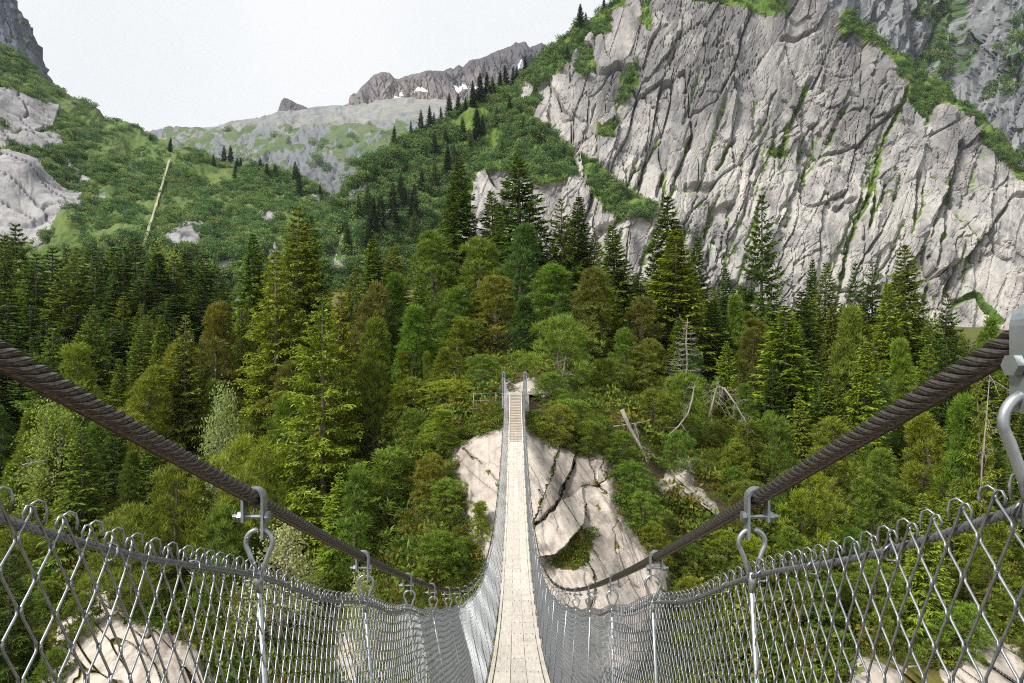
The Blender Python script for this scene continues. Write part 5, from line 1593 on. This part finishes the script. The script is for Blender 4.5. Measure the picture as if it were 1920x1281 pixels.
# the rest of the wood, filled in tier by tier below the tops already placed
CAN = np.array([(-60, 470), (0, 520), (200, 540), (330, 600), (400, 640), (440, 600), (480, 540), (520, 560), (640, 560), (700, 520), (760, 520), (820, 500), (900, 490), (1050, 490), (1130, 510), (1200, 510), (1250, 500), (1330, 530), (1420, 560), (1500, 560), (1600, 570), (1700, 570), (1760, 600), (1850, 650), (2000, 690)])
NOGO = MAIN_ROCK
sg = random.Random(29)
placed = []
ZONE = lambda px, d: ("left of the tall foreground spruce" if px < 560 else "between the tall foreground spruce and the bridge" if px < 900 else "on the slope behind the bridge end" if px < 1120 else "around the grey dead spruce" if px < 1400 else "on the right slope behind the right cable")
tries = 0
fills = []
while len(fills) < 330 and tries < 14000:
    tries += 1
    d = 33 + 75 * sg.random() ** 1.5
    px = sg.uniform(-80, 2010)
    x = (px - VX) / F * d
    zg = float(ground(x, d))
    bpy_ = HY - zg / d * F
    if d < 46 and 835 < px < 1270: continue
    if d < 47 and 1215 < px < 1365 and bpy_ > 850: continue
    if d < 56 and abs(x - 0.6) < 2.6: continue
    if bpy_ > 1330 or bpy_ < 520: continue
    if 175 < px < 440 and d < 60 and bpy_ > 1080: continue
    spruce_p = 0.24 if d < 48 else (0.62 if d < 70 else 0.85)
    if px < 450 and d < 75: spruce_p *= 0.5
    if 760 < px < 1150 and d < 75: spruce_p *= 0.5
    u = sg.random()
    if u < spruce_p:
        kind = 'spruce' if sg.random() < 0.55 else ('tall' if sg.random() < .6 else 'sparse'); h = sg.uniform(7, 15) if d > 60 else sg.uniform(5, 10)
    elif d < 50 and sg.random() < 0.62:
        kind = 'bush'; h = sg.uniform(1.6, 3.2)
    elif sg.random() < 0.25 and d < 60:
        kind = 'young'; h = sg.uniform(2.2, 5)
    else:
        kind = 'pine'; h = sg.uniform(4, 8.5) if d > 50 else sg.uniform(2.6, 5.5)
    top = HY - (zg + h) / d * F
    lim = np.interp(px, CAN[:, 0], CAN[:, 1])
    if top < lim:
        h2_ = (HY - lim) / F * d - zg
        if h2_ < 0.55 * h: continue
        h = h2_
        top = lim
    # keep a view of the named trees close by
    bad = False
    for (k2, px2, py2, d2, w2, *_r) in T:
        if d < d2 and abs(px - px2) < w2 * 0.42 and top < py2 + 0.45 * (F * 6 / d2) and k2 not in ('bush',): bad = True; break
    if bad: continue
    sp = (1.25 if kind == 'bush' else 1.7 if kind in ('pine', 'young') else 2.0)
    if any((x - a) ** 2 + (d - b) ** 2 < sp * sp for a, b in placed): continue
    placed.append((x, d))
    fills.append((kind, x, d, zg, h, px, top))
TONES = {'spruce': ['dk', 'md', 'md', 'lt', 'lt', 'ol'], 'pine': ['gn', 'gn', 'gn', 'ol', 'or', 'br', 'lt', 'bl'], 'bush': ['gn', 'gn', 'ol', 'ol', 'lt', 'or'], 'young': ['gn', 'lt', 'ol', 'or']}
TW = {'dk': "dark", 'md': "mid green", 'lt': "light green", 'ol': "olive", 'gn': "fresh green", 'or': "orange flecked", 'br': "rusty brown", 'bl': "blue green", 'yl': "yellowish"}
KW = {'spruce': "spruce", 'pine': "pine", 'bush': "low mountain pine", 'young': "young pine"}
ANCH = [(856, 380, "lone conical knoll spruce"), (978, 380, "tallest knoll spruce"), (1070, 430, "twin topped spruce"), (1158, 480, "bright spruce at the cliff foot"), (1260, 450, "big cliff spruce"), (1425, 450, "open branched spruce"), (1545, 540, "olive green treeline spruce"),
        (1617, 540, "pair of slender dark spruces"), (1692, 540, "highest lower right spruce"), (550, 480, "tallest valley mouth spruce"), (478, 500, "tidy pointed spruce"), (705, 500, "vivid valley mouth spruce"), (603, 720, "tall foreground spruce"), (832, 490, "round topped pine"), (1100, 570, "rusty brown pine"),
        (1052, 650, "big domed pine"), (935, 580, "orange tinged pine"), (778, 640, "dome shaped pine"), (700, 720, "bare trunked pine"), (1281, 660, "dead spruce skeleton"), (1472, 680, "large light spruce"), (1578, 660, "brownish olive pine"), (1700, 710, "pointed fresh green pine"), (1800, 800, "two fresh pines by the cable"),
        (1365, 770, "snapped dead tree"), (1190, 830, "fallen grey trunk"), (1290, 900, "pale outcrop"), (395, 640, "orange pine on the left spur"), (348, 680, "yellowish spur spruce"), (150, 720, "light young left spruce"), (408, 780, "pale birch"), (108, 840, "bright birch under the cable"), (470, 900, "broad light mountain pine"),
        (250, 1020, "rust flecked mountain pine"), (475, 1010, "first left hanger"), (680, 1090, "second left hanger"), (1418, 970, "nearest whole right hanger"), (895, 890, "pale rock wall"), (920, 745, "left railing"), (1850, 800, "bare trunk by the right edge"), (1228, 1080, "second whole right hanger"), (200, 1180, "left gorge slab"), (1800, 1190, "right gorge slab"), (30, 560, "dense left stand"), (230, 640, "dense left stand")]
ORD = ["nearest", "second nearest", "third nearest", "fourth nearest", "fifth nearest", "sixth nearest", "seventh nearest", "eighth nearest", "ninth nearest", "tenth nearest", "eleventh nearest", "twelfth nearest", "thirteenth nearest"]
recs = {}
for f_ in fills:
    (kind, x, d, zg, h, px, top) = f_
    kk = 'spruce' if kind in ('spruce', 'tall', 'sparse') else kind
    c = sg.choice(TONES[kk])
    cy = top + 0.35 * h / d * F
    k = min(range(len(ANCH)), key=lambda q: (ANCH[q][0] - px) ** 2 + (ANCH[q][1] - cy) ** 2)
    dx, dy = px - ANCH[k][0], cy - ANCH[k][1]
    dr = ("right of" if dx > 0 else "left of") if abs(dx) > abs(dy) else ("below" if dy > 0 else "above")
    recs.setdefault((TW[c], KW[kk], dr, ANCH[k][2]), []).append((math.hypot(dx, dy), f_, kk, c))
for (tw, kw, dr, an), lst in recs.items():
    lst.sort(key=lambda r: r[0])
    for i, (_, (kind, x, d, zg, h, px, top), kk, c) in enumerate(lst):
        lab = f"{tw} {kw} {dr} the {an}" if len(lst) == 1 else f"{ORD[i]} {tw} {kw} {dr} the {an}"
        plant(kind, (x, d, zg - 0.03 * h), h * 1.02, sg.uniform(0.85, 1.2) * (1.1 if kk == 'spruce' else 1.0), c, lab, {'spruce': GS, 'pine': GP, 'young': GP, 'bush': GB}[kk], None, "shrub" if kind == 'bush' else "tree")

# far trees on the skyline of the flank and the left hill
def hill_point(Pg, PXg, PYg, px, py):
    k = np.argmin((PXg - px) ** 2 + (PYg - py) ** 2)
    return Pg.reshape(-1, 3)[k]

FT = [(735, 268, 30), (770, 250, 22), (790, 248, 34), (805, 245, 38), (815, 240, 24), (827, 232, 26), (843, 224, 40), (858, 215, 32), (872, 208, 22), (888, 200, 40), (900, 192, 44), (912, 186, 40), (925, 180, 30), (938, 172, 32), (950, 166, 36), (962, 156, 26), (968, 152, 22), (986, 142, 30),
      (895, 262, 50), (868, 262, 34), (735, 430, 70), (715, 440, 60), (700, 452, 64), (775, 420, 60), (760, 400, 40), (840, 330, 46), (815, 300, 40), (1087, 55, 38), (1098, 48, 20), (1132, 22, 20)]
for i, (px, by, hp) in enumerate(FT):
    od = ORDN[i if i < 18 else i - 18 if i < 27 else i - 28]
    p = hill_point(FLANK_P, FLANK_PX, FLANK_PY, px, by)
    h = hp / F * p[1]
    lone = i in (27,)
    lab = ("lone dead looking spruce on the skyline crest of the pale cliff" if lone else
           f"{od} tiny dark spruce counted up the skyline of the green flank" if i < 18 else ["larger dark spruce high on the flank face below the ridge", "slim dark spruce just left of the larger one high on the flank", "biggest dark spruce low on the green flank face", "dark spruce left beside the biggest low flank spruce", "leftmost dark spruce low on the green flank face", "dark spruce right of the biggest low flank spruce", "short dark spruce above the group low on the flank", "dark spruce in the middle of the flank above the lone conical spruce", "dark spruce in the middle of the flank below its skyline"][i - 18] if i < 27 else ["tiny spruce right beside the lone skyline spruce on the cliff crest", "small spruce highest along the cliff crest skyline"][i - 28])
    h *= 1.25
    plant('spruce', tuple(p - np.array([0, 0, 0.06 * h])), h * 1.06, 1.0 if i < 18 else 1.15, (0.022, 0.045, 0.014), lab, None if lone else ("spruces on the flank skyline" if i < 18 else "spruces on the flank face" if i < 27 else "small spruces on the cliff crest"))
F2 = sorted([(690, 395, 40), (672, 412, 36), (750, 380, 44), (790, 362, 36), (814, 352, 42), (762, 332, 30), (852, 305, 30), (905, 252, 30), (930, 236, 28), (955, 216, 30), (882, 288, 34), (702, 352, 28), (722, 332, 26), (800, 302, 24), (836, 272, 26), (980, 252, 24), (1012, 272, 22), (1032, 300, 24), (942, 292, 26), (776, 462, 54), (690, 482, 50), (652, 472, 46), (1002, 182, 26), (1040, 132, 24), (1062, 112, 22)])
for i, (px, by, hp) in enumerate(F2):
    p = hill_point(FLANK_P, FLANK_PX, FLANK_PY, px, by)
    h = hp / F * p[1]
    h *= 1.25
    plant('spruce', tuple(p - np.array([0, 0, 0.06 * h])), h * 1.06, 1.15, [(0.05, 0.095, 0.022), (0.08, 0.14, 0.03), (0.11, 0.17, 0.04)][i % 3], f"{ORDN[i]} small green conifer from the left dotted among the flank shrubs", "conifers among the flank shrubs")
HT = sorted([(318, 285, 22), (420, 300, 24), (432, 306, 26), (445, 320, 20), (452, 318, 18), (488, 322, 22), (500, 330, 20), (515, 335, 24), (555, 345, 34), (562, 365, 40), (440, 335, 22), (600, 372, 20), (400, 310, 18), (282, 265, 10)])
for i, (px, by, hp) in enumerate(HT):
    p = hill_point(HILL_P, HILL_PX, HILL_PY, px, by)
    h = hp / F * p[1]
    h *= 1.25
    plant('spruce', tuple(p - np.array([0, 0, 0.06 * h])), h * 1.06, 1.2, (0.025, 0.055, 0.02), f"{ORDN[i]} small dark spruce from the left along the left hillside crest", "spruces on the left hillside crest")


# ---- dead wood by the rim
def deadwood(name, label, pts, rad, branches, cat, seed):
    g = np.random.default_rng(seed)
    pts = np.array(pts, float)
    o = empty(name, tuple(pts[0])); tag(o, label, cat)
    q = pts - pts[0]
    mb = MB(); mb.tube(q, rad, 8); mb.build("trunk", M['deadwood'], o, True)
    br = MB()
    for k in range(branches):
        u = g.uniform(0.1, 1.0) * (len(q) - 1)
        i = min(int(u), len(q) - 2); p = q[i] + (q[i + 1] - q[i]) * (u - i)
        d = unit(g.normal(0, 1, 3) + [0, -0.2, -0.2]); L = g.uniform(0.5, 1.5)
        s = np.linspace(0, 1, 6)[:, None]
        c = p + d * s * L + np.array([0, 0, -0.35]) * L * s ** 2 + g.normal(0, 0.03, (6, 3)) * s
        br.tube(c, np.linspace(0.022, 0.007, 6), 4, cap=False)
        for m in range(10):
            j = g.integers(1, 6); d2 = unit(d * 0.6 + g.normal(0, 0.7, 3)); l2 = L * g.uniform(0.15, 0.4)
            br.tube([c[j], c[j] + d2 * l2 * .6, c[j] + d2 * l2 + [0, 0, -0.15 * l2]], [0.009, 0.006, 0.003], 3, cap=False)
    br.build("bare_branches", M['deadwood'], o)
    return o


deadwood("fallen_tree", "thick broken grey trunk leaning down the rim right of the bridge", at([1166, 1180, 1200, 1216], [768, 800, 836, 866], [40.5, 40.2, 39.8, 39.5]), [0.15, 0.11, 0.085, 0.06], 12, "dead tree", 1)
deadwood("fallen_log", "thin grey log lying across the foot of the thick broken trunk", at([1150, 1180, 1215], [800, 796, 790], [40.6, 40.4, 40.4]), [0.05, 0.04, 0.025], 6, "log", 2)
deadwood("broken_tree", "snapped grey dead tree with its top bent down on the right slope", at([1330, 1338, 1345, 1358, 1378, 1395, 1402], [782, 750, 726, 728, 756, 785, 800], [43.5, 43.6, 43.7, 43.2, 42.8, 42.5, 42.4]), [0.09, 0.085, 0.08, 0.07, 0.055, 0.04, 0.02], 30, "dead tree", 3)
deadwood("curved_dead_tree", "curved bare grey stem rising below the dead spruce skeleton", at([1252, 1272, 1290, 1298, 1302], [818, 800, 776, 750, 722], [41.5, 41.8, 42.0, 42.4, 42.8]), [0.06, 0.055, 0.05, 0.04, 0.02], 6, "dead tree", 4)
deadwood("dead_snag", "short bleached snag below the big domed pine", at([1056, 1058, 1060], [706, 690, 668], [46, 46, 46]), [0.10, 0.06, 0.02], 7, "dead tree", 5)
deadwood("uprooted_stump", "tangled grey roots lying by the landing behind the bridge posts", at([948, 955, 962], [722, 716, 728], [42.6, 42.8, 42.9]), [0.10, 0.09, 0.05], 9, "stump", 6)
deadwood("bare_dead_tree", "pale slender bare trunk on the right edge of the wood", at([1838, 1842, 1850, 1856], [940, 860, 780, 700], [40, 40.2, 40.5, 40.8]), [0.05, 0.045, 0.035, 0.02], 14, "dead tree", 7)
deadwood("fallen_branch", "white fallen branch on the slope below the left cable", at([42, 70, 92], [872, 866, 862], [50, 50, 50]), [0.06, 0.05, 0.03], 5, "branch", 8)
deadwood("tangled_roots", "bare hanging branches below the pale outcrop", at([1290, 1310, 1325], [1030, 1045, 1060], [35, 34.8, 34.6]), [0.05, 0.04, 0.02], 8, "branch", 9)


# ---- countless small growth: instances of a few bushes
def make_shrub(name, seed, n, mat, flat=0.75):
    g = np.random.default_rng(seed)
    mb = MB()
    lob = unit(g.normal(0, 1, (6, 3)) * [1, 1, 0.5]) * [0.6, 0.6, 0.3]
    c = lob[g.integers(0, 6, n)] + [0, 0, 0.35]
    d = unit(g.normal(0, 1, (n, 3)) + [0, 0, 0.35])
    p = c + d * g.uniform(0.35, 0.58, (n, 1)) * [1, 1, flat]
    p[:, 2] = np.maximum(p[:, 2], -0.1)
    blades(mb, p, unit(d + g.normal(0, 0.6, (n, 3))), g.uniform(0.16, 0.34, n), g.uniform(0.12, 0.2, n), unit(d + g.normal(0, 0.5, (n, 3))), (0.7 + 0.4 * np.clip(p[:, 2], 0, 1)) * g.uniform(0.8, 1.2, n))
    return bpy.data.objects.new(name, mb.mesh(name, mat, False, True))


def make_tuft_shrub(name, seed, lobes, per, mat):
    g = np.random.default_rng(seed)
    mb = MB()
    for k in range(lobes):
        c = np.array([g.normal(0, .42), g.normal(0, .42), g.uniform(0.05, 0.5)])
        dirs = unit(g.normal(0, 1, (per, 3)) + [0, 0, 0.7])
        pos = c + dirs * 0.26 * [1, 1, .8]
        tufts(mb, pos, unit(dirs * .5 + [0, 0, .8]), 0.17, 6, g, 0.7 + 0.4 * g.random(per))
    return bpy.data.objects.new(name, mb.mesh(name, mat, False, True))


def make_grass(name, seed, mat):
    g = np.random.default_rng(seed)
    mb = MB(); n = 60
    p = g.normal(0, 0.4, (n, 3)) * [1, 1, 0.02]
    blades(mb, p, unit(g.normal(0, 0.45, (n, 3)) + [0, 0, 1]), g.uniform(0.25, 0.6, n), 0.05, unit(g.normal(0, 1, (n, 3))), g.uniform(0.8, 1.5, n), 0.2)
    return bpy.data.objects.new(name, mb.mesh(name, mat, False, True))


SH = [make_shrub("shrub_form", 80 + k, 170, M['shrub'], 0.7 + 0.15 * k) for k in range(3)]
UN = [make_tuft_shrub("tuft_form", 90 + k, 10, 11, M['under']) for k in range(2)] + [make_shrub("low_form", 95, 150, M['under'], 0.6), make_grass("grass_form", 97, M['under'])]


def scatter(name, label, pts, sizes, forms, seed):
    g = np.random.default_rng(seed)
    me = mesh_np(name, pts, [], None, {"size": sizes, "turn": g.uniform(0, 6.28, len(pts)), "lean": g.normal(0, 0.12, len(pts)), "pickf": g.integers(0, len(forms), len(pts)).astype(float)})
    o = link(name, me)
    tag(o, label, None, None, 'stuff')
    ng = bpy.data.node_groups.new(name, 'GeometryNodeTree')
    ng.interface.new_socket("Geometry", in_out='INPUT', socket_type='NodeSocketGeometry')
    ng.interface.new_socket("Geometry", in_out='OUTPUT', socket_type='NodeSocketGeometry')
    N, L = ng.nodes, ng.links
    gi, go = N.new("NodeGroupInput"), N.new("NodeGroupOutput")
    iop = N.new("GeometryNodeInstanceOnPoints")
    iop.inputs["Pick Instance"].default_value = True
    jn = N.new("GeometryNodeJoinGeometry")
    for f in reversed(forms):
        oi = N.new("GeometryNodeObjectInfo")
        oi.inputs["Object"].default_value = f
        oi.inputs["As Instance"].default_value = True
        L.new(oi.outputs["Geometry"], jn.inputs[0])
    def na(nm, typ='FLOAT'):
        a = N.new("GeometryNodeInputNamedAttribute"); a.data_type = typ
        a.inputs["Name"].default_value = nm
        return a.outputs["Attribute"]
    cx = N.new("ShaderNodeCombineXYZ")
    L.new(na("lean"), cx.inputs[0]); L.new(na("turn"), cx.inputs[2])
    L.new(jn.outputs[0], iop.inputs["Instance"])
    L.new(gi.outputs[0], iop.inputs["Points"])
    L.new(cx.outputs[0], iop.inputs["Rotation"])
    L.new(na("size"), iop.inputs["Scale"])
    L.new(na("pickf"), iop.inputs["Instance Index"])
    L.new(iop.outputs[0], go.inputs[0])
    md = o.modifiers.new("growth", 'NODES')
    md.node_group = ng
    return o


for k, (nm, lab, pts, sizes) in enumerate(SHRUBS):
    scatter(nm, lab, pts, sizes, SH, 900 + k)

# undergrowth on the far bank
g = np.random.default_rng(77)
n = 24000
d = 27 + 75 * g.random(n) ** 2.2
px = g.uniform(-150, 2080, n)
x = (px - VX) / F * d
z = ground(x, d)
py = HY - z / d * F
ok = np.ones(n, bool)
for poly in ROCK_POLYS: ok &= ~inpoly(px, py, poly)
ok &= ~((np.abs(x - 0.6 - np.clip((d - 42) * 0.16, 0, 9)) < 1.9) & (d > 38.6) & (d < 51))
ok &= ~((np.abs(px - 1000) < 60) & (d < 39))
ok &= (py < 1420)
x, d, z, px = x[ok], d[ok], z[ok], px[ok]
sz = 0.4 + 0.95 * g.random(len(x)) ** 1.5
sz *= np.where(d > 60, 1.35, 1.0)
near_rim = (d < 41) & (px > 820) & (px < 1260)
sz = np.where(near_rim, sz * 0.5, sz)
scatter("undergrowth", "mossy undergrowth, heather and dwarf pine covering the far bank", np.column_stack([x, d, z - 0.1 * sz]), sz, UN, 950)

# grass, heather and dwarf pine at the rim and in the pocket of the granite wall
def rim(name, label, polys, count, seed, smin, smax, lift):
    g = np.random.default_rng(seed)
    out = []
    for poly, share in polys:
        a = np.array(poly)
        m = int(count * share)
        p = g.uniform(a.min(0), a.max(0), (m * 4, 2))
        p = p[inpoly(p[:, 0], p[:, 1], poly)][:m]
        dd = wall_depth(p[:, 0], p[:, 1]) - lift
        out.append(at(p[:, 0], p[:, 1], dd))
    pts = np.concatenate(out)
    return scatter(name, label, pts, g.uniform(smin, smax, len(pts)), UN, seed + 1)


rim("rock_pocket_growth", "heather and dwarf pine growing in the pocket of the granite wall", [([(1030, 1050), (1062, 1036), (1085, 1008), (1106, 1004), (1108, 1045), (1078, 1066), (1040, 1062)], 1.0)], 130, 970, 0.25, 0.6, 0.6)
rim("crack_growth", "small tufts of heather and grass growing in the cracks of the granite wall", [([(1046, 838), (1054, 838), (1016, 955), (1004, 985), (1000, 975), (1010, 950)], 0.35), ([(1080, 836), (1090, 836), (1056, 925), (1034, 965), (1004, 988), (1004, 982), (1046, 935)], 0.35), ([(1090, 908), (1146, 888), (1164, 880), (1160, 890), (1122, 912), (1092, 918)], 0.3)], 70, 985, 0.08, 0.24, 0.75)
_ring = []
for (xa, ya), (xb, yb) in zip(MAIN_ROCK, MAIN_ROCK[1:] + MAIN_ROCK[:1]):
    if max(ya, yb) > 1200: continue
    nx_, ny_ = yb - ya, xa - xb
    nl = math.hypot(nx_, ny_) + 1e-6
    nx_, ny_ = nx_ / nl * 13, ny_ / nl * 13
    _ring.append(([(xa - nx_ * .6, ya - ny_ * .6), (xb - nx_ * .6, yb - ny_ * .6), (xb + nx_, yb + ny_), (xa + nx_, ya + ny_)], nl / 1500))
rim("rock_edge_growth", "low heather, grass and dwarf pine along the edges of the granite wall", _ring, 620, 990, 0.14, 0.5, 0.45)
rim("rim_heather", "low green and brown heather along the rim left of the bridge stairs", [([(850, 825), (880, 790), (940, 745), (946, 790), (915, 806), (880, 818)], 0.6), ([(994, 770), (1050, 800), (1080, 830), (1060, 836), (1010, 812), (992, 796)], 0.4)], 500, 975, 0.18, 0.42, 0.3)
